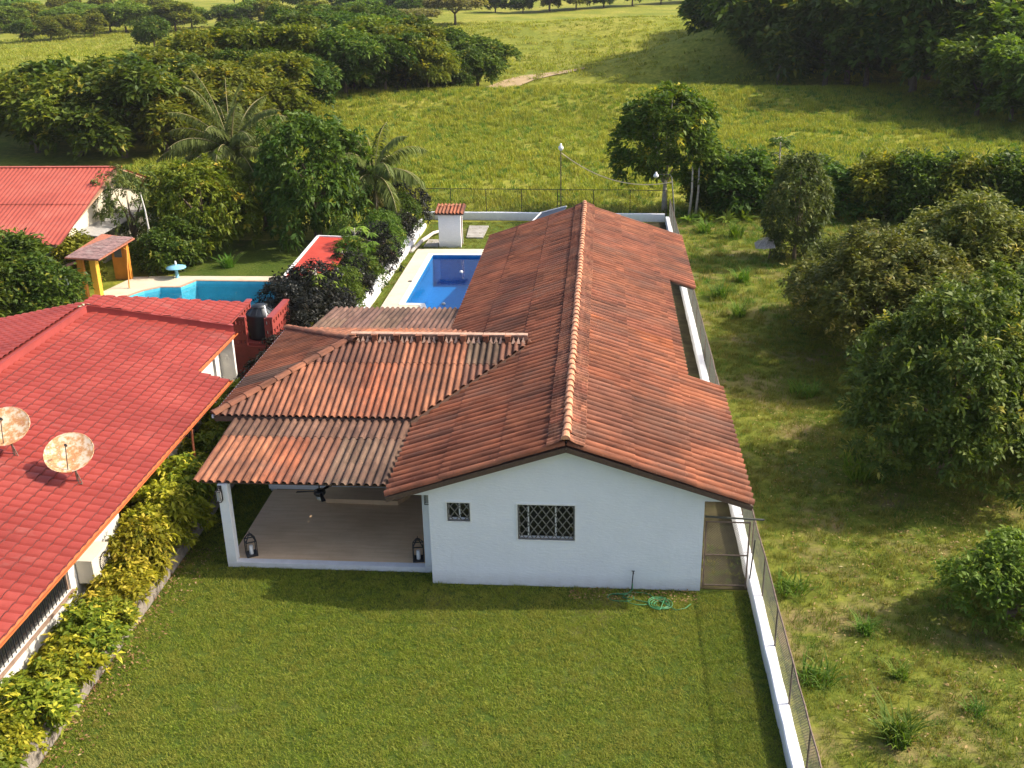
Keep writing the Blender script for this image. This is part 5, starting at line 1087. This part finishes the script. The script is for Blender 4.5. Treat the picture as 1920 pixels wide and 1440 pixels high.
# hedgerow behind the yard
bs_ = [(0, 0, 1.0, 1.2, .9), (.9, .2, 1.5, .8, .7), (-.9, -.1, 1.3, .8, .7), (.1, -.3, 2.1, .7, .65), (0, .3, .6, 1.3, .6), (-.5, .4, 1.9, .55, .5), (.6, -.5, 1.0, .7, .6), (.5, .3, 2.4, .4, .45)]
H = [crown_mesh('foliage', bs_, 460, 13, .3, .14, m_, 20 + k, sprig=.35, spread=.25, droop=.15, zmin=-.6, upbias=.8) for k, m_ in enumerate((Lm_forest, Lm_mango, Lm_forest2))]; sB = trunk_mesh('stem', bs_, .06, .6, 5, stems=3); sB.materials.append(M_bark)
rr_ = random.Random(3)
ORD = ['first', 'second', 'third', 'fourth', 'fifth', 'sixth', 'seventh', 'eighth', 'ninth', 'tenth', 'eleventh', 'twelfth', 'thirteenth', 'fourteenth', 'fifteenth', 'sixteenth', 'seventeenth', 'eighteenth', 'nineteenth', 'twentieth', 'twenty-first', 'twenty-second', 'twenty-third', 'twenty-fourth', 'twenty-fifth', 'twenty-sixth', 'twenty-seventh', 'twenty-eighth', 'twenty-ninth', 'thirtieth']
HB = [(11.5, 43.6), (12.4, 45.2), (13.2, 42.6), (15.0, 43.3), (17.2, 43.8), (18.2, 45.0), (19.3, 42.6), (21.2, 42.4), (22.8, 41.4), (23.5, 43.4), (24.6, 41.0), (26.2, 40.3), (26.8, 42.4), (27.8, 39.6), (29.5, 39.0), (31, 38.6)]
for k, (x, y) in enumerate(HB):
    q = rr_.uniform(.85, 1.25); plant('hedgerow_bush', (x, y, 0), ORD[k] + ' dark bush from the left in the hedgerow behind the rough yard', 'bush', 'hedgerow bushes behind the yard', H[(0, 1, 0, 2)[k % 4]], sB, rr_.uniform(0, 6), (q * 1.15, q, q * (.8 if 16 < x < 20 else 1.15)))
# forest trees
def forest_proto(seed, mat, kind='round'):
    r = random.Random(seed); b = []
    if kind == 'flat': 
        for k in range(9): a = r.uniform(0, 6.28); d = r.uniform(0, 3.6); b.append((d * math.cos(a), d * math.sin(a), 4.6 + r.uniform(-.3, .5) - d * .18, 1.8, .75))
    else:
        b.append((0, 0, 4.8, 2.6, 2.2))
        for k in range(15): a = k * 2.4 + r.uniform(-.5, .5); d = r.uniform(1.2, 3.9); b.append((d * math.cos(a), d * math.sin(a), r.uniform(1.9, 7.0) - .25 * max(0, d - 2.5), r.uniform(.9, 1.7), r.uniform(.6, 1.15)))
    return crown_mesh('crown', b, 800, 15, .62, .30, mat, seed, sprig=.25, spread=.5, droop=.22, zmin=-.45, inner=.15, upbias=.9, yellow=.12), trunk_mesh('trunk', b[:6], .2, 2.4, seed)
FP = [forest_proto(31, Lm_forest), forest_proto(32, Lm_forest), forest_proto(33, Lm_forest2), forest_proto(34, Lm_mango), forest_proto(35, Lm_bright)]; FA = forest_proto(36, Lm_acacia, 'flat')
for c_, t_ in FP + [FA]: t_.materials.append(M_bark)
def wood(name, pts, label, group, hs, kinds=(0, 1, 2, 3), seed=1, jitter=1.5, wide=1.0, row=True):
    r = random.Random(seed); L_ = []
    for p in pts: L_.append((p[0] + r.uniform(-jitter, jitter), p[1] + r.uniform(-jitter, jitter), (p[2] if len(p) > 2 else r.uniform(*hs)) / 7.6))
    L_.sort(key=lambda p: (p[0] - 4.3) / (p[1] + 23.5))
    for k, (x, y, h) in enumerate(L_):
        c_, t_ = FP[kinds[r.randrange(len(kinds))]]
        plant(name, (x, y, float(T(x, y)) - .1), ORD[k] + ' ' + label, 'tree', group, c_, t_, r.uniform(0, 6.28), (h * wide * r.uniform(.9, 1.15), h * wide * r.uniform(.9, 1.15), h))
wood('wood_tree', [(24.5, 121), (27.0, 115), (30.0, 107), (33.5, 101), (37.5, 96), (41, 92)], 'tall dark tree from the left along the front of the right wood', 'wood on the right', (10, 13), (0, 1, 3), 2, .8, row=True)
wood('wood_tree', [(25, 146), (27, 132), (30.5, 121), (35, 113), (39.5, 107), (44, 102), (48, 96), (26, 147), (32, 134), (38, 124), (44, 115), (50, 108), (27, 165), (30, 152), (38, 140), (47, 128), (55, 118), (54, 100), (60, 108)], 'tall tree from the left deep inside the right wood', 'wood on the right, inner trees', (11, 15), (0, 1, 2, 3, 4), 3, 1.2)
wood('wood_edge_tree', [(40.5, 84), (42.5, 80.5), (45.5, 88), (44.5, 77), (46, 73.5), (49, 84), (50.5, 79)], 'fresh green tree from the left at the right end of the wood', 'bright trees at the wood edge', (6.5, 9), (4,), 4, .3, row=True)
wood('slope_tree', [(-61, 88, 4.0), (-57, 82, 4.8), (-54, 77, 5.5), (-51, 80, 5.6), (-49, 71, 6.4), (-47, 84, 6.0), (-45.5, 67, 7.0), (-44, 76.5, 6.1), (-41, 70, 7.4), (-40.5, 64.5, 7.2), (-39, 84, 7.1), (-37.5, 74, 6.9), (-36.5, 64.5, 7.4), (-33.5, 79, 6.5), (-33, 66, 6.2), (-30, 72, 6.9), (-28, 80, 7.1)], 'dark leafy tree from the left behind the coral roofed house', 'thicket behind the coral roofed house', (7, 9.5), (0, 1, 2, 3, 4), 5, .6, 1.12)
wood('slope_tree', [(-48, 92, 4.3), (-42.5, 90, 6.4), (-39, 92.5, 7.6), (-34.5, 94, 7.7), (-31, 88, 6.4), (-29.5, 95, 7.8), (-27, 87, 6.3), (-24.5, 96, 7.3), (-20, 98, 6.3), (-16, 100, 6.0), (-13.5, 104, 4.9)], 'leafy tree from the left along the near edge of the left wood', 'near edge of the left wood', (7.5, 10), (0, 1, 2, 3), 6, .5, row=True)
wood('slope_tree', [(-46, 110, 6.8), (-40, 112, 8.0), (-34, 114, 9.0), (-28, 115, 7.7), (-21, 112, 9.0), (-15, 110, 6.3), (-12, 118, 6.7), (-33, 104, 7.5), (-26, 106, 8.8), (-40, 102, 6.5), (-20, 105, 8.0), (-17, 124, 6.7), (-24, 124, 7.7), (-31, 126, 7.9), (-38, 124, 7.4), (-45, 120, 7.4), (-26, 136, 7.2), (-33, 138, 7.8), (-19, 132, 5.5)], 'leafy tree from the left within the dense left wood', 'inside of the left wood', (8, 11), (0, 1, 2, 2, 3, 4), 7, .8, 1.1)
wood('slope_tree', [(-41, 168, 7.0), (-46, 158, 7.1), (-51, 149, 5.2), (-56, 141, 4.1), (-34, 165, 7.4), (-28, 152, 7.2), (-36, 152, 7.4), (-30, 170, 5.0), (-40, 145, 7.1), (-78, 172, 6.0)], 'dark tree from the left on the rise behind the left wood', 'rise behind the left wood', (7, 10), (0, 1, 3), 8, 2)
wood('far_tree', [(-121, 206), (-117.5, 211), (-116, 216), (-112, 221)], 'small round tree from the left in the far left field row', 'row of trees in the far left field', (4.6, 5.8), (2, 0), 9, .6, 1.15, row=True)
far = [(-144, 242), (-140, 249), (-115, 236), (-108, 234), (-102, 238), (-100, 249), (-164, 281), (-148, 279), (-130, 270), (-118, 266), (-94, 251), (-88, 252), (-79, 254), (-66, 246), (-57, 264), (-47, 263), (-128, 238), (-150, 250), (-155, 262), (-136, 258), (-122, 250), (-170, 295), (-140, 290), (-125, 285), (-108, 262), (-72, 262), (-84, 268), (-62, 275)]
wood('far_tree', far, 'distant dusty tree from the left in the far left woodland', 'far left woodland', (4.5, 7), (2, 2, 0, 4), 10, 4, 1.5)
wood('far_tree', sorted([(-26, 291), (-18, 287), (-11, 290), (-3.7, 295), (4, 298), (12, 304), (21, 313), (-72, 299), (-63, 300), (-95, 291), (-84, 296), (-45, 300), (-35, 303), (30, 318), (-54, 290)]), 'dark tree from the left in the distant row along the top', 'distant row of trees', (5, 8), (0, 1, 2), 11, .5, 1.3, row=True)
for x, y, lb in ((-31.9, 245, 'flat topped pale acacia standing alone in the far pasture'), (-40.7, 236, 'lower flat topped acacia left of the lone acacia')): plant('acacia_tree', (x, y, float(T(x, y))), lb, 'tree', None, *FA, .5, (1.5, 1.5, 1.15) if x > -35 else (1.3, 1.2, .7))
# mango trees behind the neighbouring pool
bm_ = [(0, 0, 2.6, 2.5, 2.2), (-1.4, -.5, 2.2, 1.7, 1.6), (1.4, -.6, 2.3, 1.8, 1.7), (0, -1.2, 3.3, 1.7, 1.5), (.2, .8, 3.6, 1.8, 1.5), (-1.1, .6, 3.3, 1.5, 1.4), (1.2, .5, 3.5, 1.5, 1.3), (0, -1.4, 1.7, 1.6, 1.3), (2.0, .2, 1.6, 1.4, 1.3), (-2.0, 0, 1.5, 1.4, 1.3)]
cM = crown_mesh('crown', bm_, 1150, 14, .34, .12, Lm_mangoy, 41, sprig=.12, spread=.12, droop=.3, zmin=-.7, upbias=.5, yellow=.1); cM2 = crown_mesh('crown', bm_, 1250, 14, .34, .13, Lm_mango, 42, sprig=.12, spread=.14, droop=.28, zmin=-.7, upbias=.5, yellow=.03); tM = trunk_mesh('trunk', bm_[:6], .2, 1.2, 6); tM.materials.append(M_bark)
plant('mango_tree', (-18.2, 33.2, 0), 'yellow green mango tree between the coral roof and the blue mushroom table', 'tree', 'mango trees', cM, tM, .4, (.95, .95, 1.02))
plant('mango_tree', (-12.3, 36.0, 0), 'tall dark green mango tree behind the neighbouring lawn', 'tree', 'mango trees', cM2, tM, 1.5, (1.25, 1.1, 1.38))
plant('mango_tree', (-21.6, 31.8, 0), 'grey green slim mango tree overlapping the coral roof', 'tree', 'mango trees', crown_mesh('crown', bm_, 560, 14, .32, .10, leafmat('grey_mango_leaf', (0.068, 0.098, 0.024), (0.162, 0.182, 0.044), (0.338, 0.286, 0.066), .2, .45), 43, sprig=.15, spread=.15, droop=.35, zmin=-.7, upbias=.5), tM, 2.5, (.62, .7, 1.0))
plant('mango_tree', (-16.2, 38.5, 0), 'dark mango tree filling the gap below the tall palm', 'tree', 'mango trees', cM2, tM, 3.5, (1.0, 1.0, .8))
tag(MB().tube([(-19.9, 29.2, .1), (-19.7, 29.1, 1.4), (-19.45, 29.1, 2.4), (-19.5, 29.1, 3.4), (-19.6, 29.1, 4.2)], [.06, .055, .05, .04, .02], 7).build('bent_trunk', simple('white_bark', (.6, .57, .5), .7, .1), None, None, True), 'thin bent white trunk rising beside the orange shelter', 'trunk')
# coconut palms
def palm_mesh(seed, n, L, stiff=.8, leafl=.75, old=3):
    r = np.random.default_rng(seed); P = []; D = []; Lg = []; v = []; rib = MB(); V_ = []
    for k in range(n):
        a = k * 2.399 + r.uniform(-.2, .2); el = math.radians(r.uniform(-70, -50)); el = math.radians(80 - 75 * (k - old) / max(1, n - old)) if k >= old else el
        l = L * r.uniform(.85, 1.1); p = np.array([0, 0, .0]); d = np.array([math.cos(a) * math.cos(el), math.sin(a) * math.cos(el), math.sin(el)]); pts = [p.copy()]; S = 12
        for s in range(S):
            d = d + np.array([0, 0, -stiff * (.35 + s / S) * .16]); d /= np.linalg.norm(d); p = p + d * l / S; pts.append(p.copy())
        rib.tube([tuple(q) for q in pts], [.035 * (1 - .85 * i / S) + .004 for i in range(S + 1)], 4, False)
        vv = r.uniform(.05, .6) if k >= old else r.uniform(.85, 1)
        for s in range(10, 100):
            t = s / 100 * S; i0 = min(int(t), S - 1); q = pts[i0] + (pts[i0 + 1] - pts[i0]) * (t - i0); ax = pts[i0 + 1] - pts[i0]; ax /= np.linalg.norm(ax); sd = np.cross(ax, [0, 0, 1.0]); sd /= np.linalg.norm(sd) + 1e-6
            for sg in (-1, 1):
                dd = sd * sg * .8 + ax * .55 + np.array([0, 0, -.22 + r.uniform(-.12, .12)]); P.append(q); D.append(dd / np.linalg.norm(dd)); Lg.append(leafl * math.sin(math.pi * min(1, .12 + .9 * s / 100)) ** .6 * r.uniform(.85, 1.1)); v.append(vv + r.uniform(-.08, .08))
    P = np.array(P); n_ = len(P); me = leaf_mesh('crown', P, np.array(D), np.array(Lg), np.full(n_, .085), r.uniform(.4, 1.1, n_), np.array(v), Lm_palm, r, .1)
    rm = rib.mesh('frond_ribs', True); return me, rm
def palm(loc, h, seed, n, L, label, stiff, lean, old):
    c, rib = palm_mesh(seed, n, L, stiff, old=old); rib.materials.append(simple('palm_rib', (.30, .26, .11), .6, .15)); m = MB(); S = 10
    m.tube([(lean * (1 - k / S) ** 2, 0, h * k / S) for k in range(S + 1)], [.19 - .09 * k / S + (.012 if k % 2 else 0) for k in range(S + 1)], 9); m.lathe((0, 0, h - .35), [(.10, 0), (.22, .15), (.2, .4), (.08, .6)], 9)
    t = plant('coconut_palm', loc, label, 'palm', 'coconut palms', c, m.mesh('trunk', True), 0, (1, 1, 1), M_palebark)
    for o in t.children:
        if o.name.startswith('crown'): o.matrix_basis = Matrix.Translation((0, 0, h)); ro = bpy.data.objects.new('frond_ribs', rib); COL.objects.link(ro); ro.parent = o
    return t
palm((-18.2, 39.5, 0), 4.6, 51, 34, 4.9, 'large coconut palm with spreading crown above the mango trees', .85, .3, 4)
palm((-9.0, 37.4, 0), 3.5, 52, 20, 3.8, 'smaller coconut palm with drooping fronds left of the pump shed', 1.15, -.2, 3)
palm((21.7, 45.5, 0), 1.6, 53, 6, 2.0, 'young palm shoot poking above the hedgerow', .5, 0, 0)
# shrubs: golden hedge along the block wall, dark shrubs by the rubble wall
bh = [(0, 0, .75, .55, .5), (.25, .2, .95, .4, .36), (-.2, -.25, 1.0, .4, .36), (.1, -.3, .6, .42, .4), (-.2, .3, .7, .45, .4), (.05, .05, 1.2, .33, .28)]
HG = [crown_mesh('foliage', bh, 230, 11, .165, .066, m_, 60 + k, sprig=.1, spread=.08, droop=.3, zmin=-.6, upbias=.7, yellow=y_) for k, (m_, y_) in enumerate(((Lm_hedge, .3), (Lm_hedge, .22), (Lm_hedgeg, .22), (Lm_hedgeg, .08)))]; sH = trunk_mesh('stem', bh[:4], .03, .4, 8, stems=2); sH.materials.append(M_bark)
ys_ = [-8.2, -7.3, -6.45, -5.6, -4.75, -3.9, -3.05, -2.2, -1.35, -.5, .4, 1.3, 2.2, 3.1, 4.0, 5.0, 6.0, 7.0, 8.0, 9.0]
for k, y in enumerate(ys_):
    q = rr_.uniform(.92, 1.12) * (1.0 if y < 1 else 1.12); kind = rr_.choice((0, 1, 2, 2)) if y < 1.6 else (2 if y < 5 else 3)
    plant('hedge_shrub', (-7.68 + rr_.uniform(-.1, .1) - (.1 if y > 3 else 0), y, .0), (ORD[k] + ' hedge shrub from the bottom edge, golden, along the block wall') if y < 1.6 else (ORD[k] + ' hedge shrub from the bottom edge, greener, beside the patio roof'), 'shrub', 'golden hedge along the block wall' if y < 1.6 else 'green hedge beside the patio', HG[kind], sH, rr_.uniform(0, 6), (q, q * 1.08, q * (.84 if y < -1 else 1.05)))
DK = [crown_mesh('foliage', bs_, 330, 13, .2, .085, m_, 70 + k, sprig=.15, spread=.18, droop=.25, zmin=-.6) for k, m_ in enumerate((Lm_dark, Lm_forest))]
cnt_ = [0, 0]
for k, (x, y, q, kd) in enumerate([(-8.2, 9.9, .55, 0), (-8.1, 11.2, .6, 0), (-8.0, 12.6, .65, 0), (-7.9, 14.0, .7, 0), (-7.7, 15.6, .75, 0), (-7.6, 17.2, .9, 0), (-8.6, 18.0, 1.0, 0), (-9.4, 20.0, .95, 0), (-8.0, 19.6, 1.05, 0), (-8.4, 21.5, .9, 0), (-7.6, 22.5, .75, 1), (-7.7, 24.6, .8, 0), (-7.9, 26.5, .9, 1), (-7.6, 28.6, .95, 0), (-7.7, 30.8, 1.0, 1), (-7.6, 33, .8, 1), (-7.6, 35.5, .75, 0), (-7.7, 37.6, .85, 1), (-7.7, 39.8, .95, 0), (-9.6, 31.5, .8, 1)]):
    cnt_[kd] += 1; plant('dark_shrub', (x, y, 0), ORD[cnt_[kd] - 1] + (' purple black shrub counted from the patio along the left boundary' if kd == 0 else ' deep green shrub counted from the patio along the left boundary'), 'shrub', 'dark boundary shrubs' if kd == 0 else 'green boundary shrubs', DK[kd], sB, rr_.uniform(0, 6), (q, q, q))
# papaya-like trees: tall thin stem, rosettes of hand-shaped leaves
def papaya(loc, h, seed, label, s=1.0, mat=Lm_bright):
    r = np.random.default_rng(seed); P = []; D = []; Lg = []; v = []; st = MB(); st.tube([(0, 0, 0), (.05, .03, h * .5), (0, 0, h)], [.06, .05, .04], 7)
    for k in range(22):
        a = k * 2.4; el = r.uniform(-.5, .9); z0 = h * r.uniform(.55, 1.0); q0 = np.array([0, 0, z0]); q1 = q0 + s * r.uniform(.35, .75) * np.array([math.cos(a) * math.cos(el), math.sin(a) * math.cos(el), math.sin(el) * .7]); st.tube([tuple(q0), tuple(q1)], [.014, .008], 4, False); vv = r.uniform(0, .7)
        for j in range(8):
            b = a + (j - 3.5) * .62; P.append(q1); d = np.array([math.cos(b), math.sin(b), -.25]); D.append(d / np.linalg.norm(d)); Lg.append(.38 * s * r.uniform(.8, 1.1)); v.append(vv + r.uniform(-.1, .1))
    n_ = len(P); me = leaf_mesh('crown', np.array(P), np.array(D), np.array(Lg), np.full(n_, .11 * s), np.full(n_, .3), np.array(v), mat, r, .1)
    return plant('papaya_tree', loc, label, 'tree', 'papaya trees', me, st.mesh('trunk', True), 0, (1, 1, 1), M_palebark)
papaya((-8.35, 20.8, 0), 2.7, 81, 'slender papaya tree rising before the small red canopy', 1.15); papaya((-8.0, 27.2, 0), 2.9, 82, 'leafy papaya tree between red canopy and rubble wall', 1.25); papaya((-8.3, 25.6, 0), 2.2, 83, 'short papaya tree at the corner of the red canopy', 1.1, Lm_mango)
papaya((15.7, 46, 0), 4.3, 84, 'tall papaya tree standing above the hedgerow', 1.2, Lm_forest)
plant('yellow_shrub', (-7.1, 16.8, 0), 'small bright yellow green shrub beside the rear tiled roof', 'shrub', None, crown_mesh('foliage', bh, 120, 9, .17, .07, leafmat('lemon_leaf', (.22, .26, .02), (.45, .42, .04), (.6, .5, .06), .3, .45), 91, sprig=.1, spread=.1), sH, 0, (.8, .8, 1.1))
for (x, y, q, lb) in ((-23.6, 22.6, 1.25, 'large dark bush in front of the coral roofed house'), (-21.6, 21.4, 1.0, 'dark bush beside the white ladder behind the red roof'), (-25.8, 24.2, 1.25, 'dark bush at the left edge below the coral roof'), (-23.6, 20.4, 1.0, 'low green bush at the left edge above the red roof')): plant('garden_bush', (x, y, 0), lb, 'bush', None, H[1], sB, x, (q, q, q * .95))
for (x, y, q, lb) in ((-19.1, 29.2, .75, 'bright banana-like bush right of the orange shelter'), (-22.6, 26.6, .9, 'reddish green bush behind the orange shelter roof'), (-18.6, 30.4, .9, 'green bush below the yellow mango tree')): plant('garden_bush', (x, y, 0), lb, 'bush', None, H[2 if x < -22 else 1], sB, x, (q, q, q))
# bright shrub lower right
bz = [(0, 0, .7, .95, .75), (.7, .3, .9, .75, .7), (-.6, .3, .8, .7, .65), (.2, -.6, .6, .8, .6), (.3, .3, 1.2, .6, .55), (1.3, -.2, .8, .8, .7), (1.0, -.9, .6, .8, .6)]
plant('leafy_shrub', (14.3, -.9, 0), 'fresh green leafy shrub with upright shoots at the lower right edge', 'shrub', None, crown_mesh('foliage', bz, 900, 17, .16, .068, Lm_bright, 92, sprig=.34, spread=.09, droop=.1, zmin=-.6, upbias=.6), trunk_mesh('stem', bz, .05, .4, 9, stems=3), .4, (1.05, 1.05, 1.05), M_bark)
# grass clumps and weeds one can count
cl = [blades('clump_a', 110, .22, .62, .03, L_green, 1.0, 21).data, blades('clump_b', 90, .3, .45, .03, L_green, 1.2, 22).data]
for (x, y, q, lb) in ((11.9, 13.3, 1.5, 'round grass clump in the sunny gap left of the citrus tree'), (10.0, 25.2, 1.5, 'lush grass clump beyond the fence near the roof notch'), (12.4, 6.6, 1.6, 'wide grass clump in the shade of the nearest citrus tree'), (9.3, .1, 1.25, 'bright grass clump just outside the fence beside the gate'), (9.3, -3.5, 1.2, 'grass clump against the fence rail near the lower edge'), (10.8, -1.6, .8, 'small grass clump in the patchy yard'), (12.5, -4.4, .7, 'pale grass clump in shade at the lower right'), (10.6, -5.4, 1.4, 'broad grass clump at the bottom edge of the yard'), (14.0, 23.0, 1.5, 'tall grass clump between citrus bush and columnar bush'), (11.4, 28.0, 1.4, 'low weed clump before the bent parasol'), (12.0, 36.8, 1.9, 'bushy weed clump below the hedgerow'), (10.4, 38.0, 1.6, 'weed clump below the pale bare trunks'), (10.6, 22.5, 1.3, 'grass clump beside the fence in the sun'), (11.2, -3.3, .7, 'thin grass tuft on bare soil in the yard'), (-15.8, 30.2, 1.5, 'spiky plant on the shaded lawn behind the light blue pool'), (13.2, 11.2, 1.0, 'dim grass clump under the citrus branches')):
    o = link('grass_clump', cl[int(x * 10) % 2], None, None, Matrix.Translation((x, y, 0)) @ Matrix.Rotation(x, 4, 'Z') @ Matrix.Diagonal((q, q, q * .85, 1))); tag(o, lb, 'grass clump')
def broadplant(loc, seed, label, s=1.0):
    r = np.random.default_rng(seed); n = 22; a = r.uniform(0, 6.28, n); el = r.uniform(.3, 1.3, n); D = np.stack([np.cos(a) * np.cos(el), np.sin(a) * np.cos(el), np.sin(el)], 1); P = D * .12 + np.array([0, 0, .1])
    me = leaf_mesh('broad_leaf_plant', P, D, s * r.uniform(.7, 1.3, n), np.full(n, .22 * s), np.full(n, .35), r.uniform(.1, .8, n), Lm_bright, r); return tag(link('broad_leaf_plant', me, None, None, Matrix.Translation(loc)), label, 'plant', 'broad leaved plants under the round tree')
for k, (x, y) in enumerate(((9.6, 40.2), (10.6, 40.6), (11.9, 40.3), (13.0, 40.8))): broadplant((x, y, 0), 100 + k, ORD[k] + ' broad leaved plant from the left below the round tree', .9)

# dry leaves fallen along the block wall and below the citrus trees (uncountable)
M_litter = leafmat('dry_leaf', (.20, .11, .05), (.38, .25, .11), (.5, .4, .2), .1, .7)
def litter(name, n, box, seed, label, sz=.09):
    r = np.random.default_rng(seed); P = np.stack([box[0] + (box[1] - box[0]) * r.random(n) ** (2 if box[4] else 1), r.uniform(box[2], box[3], n), r.uniform(.02, .07, n)], 1); a = r.uniform(0, 6.28, n)
    D = unit(np.stack([np.cos(a), np.sin(a), r.uniform(-.1, .3, n)], 1)); return tag(link(name, leaf_mesh(name, P, D, sz * r.uniform(.6, 1.3, n), sz * .45 * r.uniform(.7, 1.2, n), np.full(n, .1), r.random(n), M_litter, r)), label, 'leaf litter', kind='stuff')
litter('fallen_leaves', 600, (-7.08, -6.2, -9.5, 1.5, 1), 201, 'dry leaves fallen on the lawn along the block wall')
litter('yard_leaves', 2600, (9.5, 19, -6, 12, 0), 202, 'dry leaves scattered on the soil of the rough yard', .11)
litter('wall_foot_leaves', 260, (3.6, 6.9, -.6, -.05, 0), 203, 'dry leaves at the foot of the gable wall', .07)
# thin daylight haze
hz = MB().box(-500, 440, -60, 720, -4, 25).build('haze', None); hm = bpy.data.materials.new('haze_air'); hm.use_nodes = True; hn = hm.node_tree; hn.nodes.remove(hn.nodes['Principled BSDF'])
pv = hn.nodes.new('ShaderNodeVolumePrincipled'); pv.inputs['Color'].default_value = (.92, .94, .97, 1); pv.inputs['Density'].default_value = .00010; hn.links.new(pv.outputs[0], hn.nodes['Material Output'].inputs['Volume'])
hz.data.materials.append(hm); tag(hz, 'thin pale haze in the air over the valley', 'haze', kind='stuff')
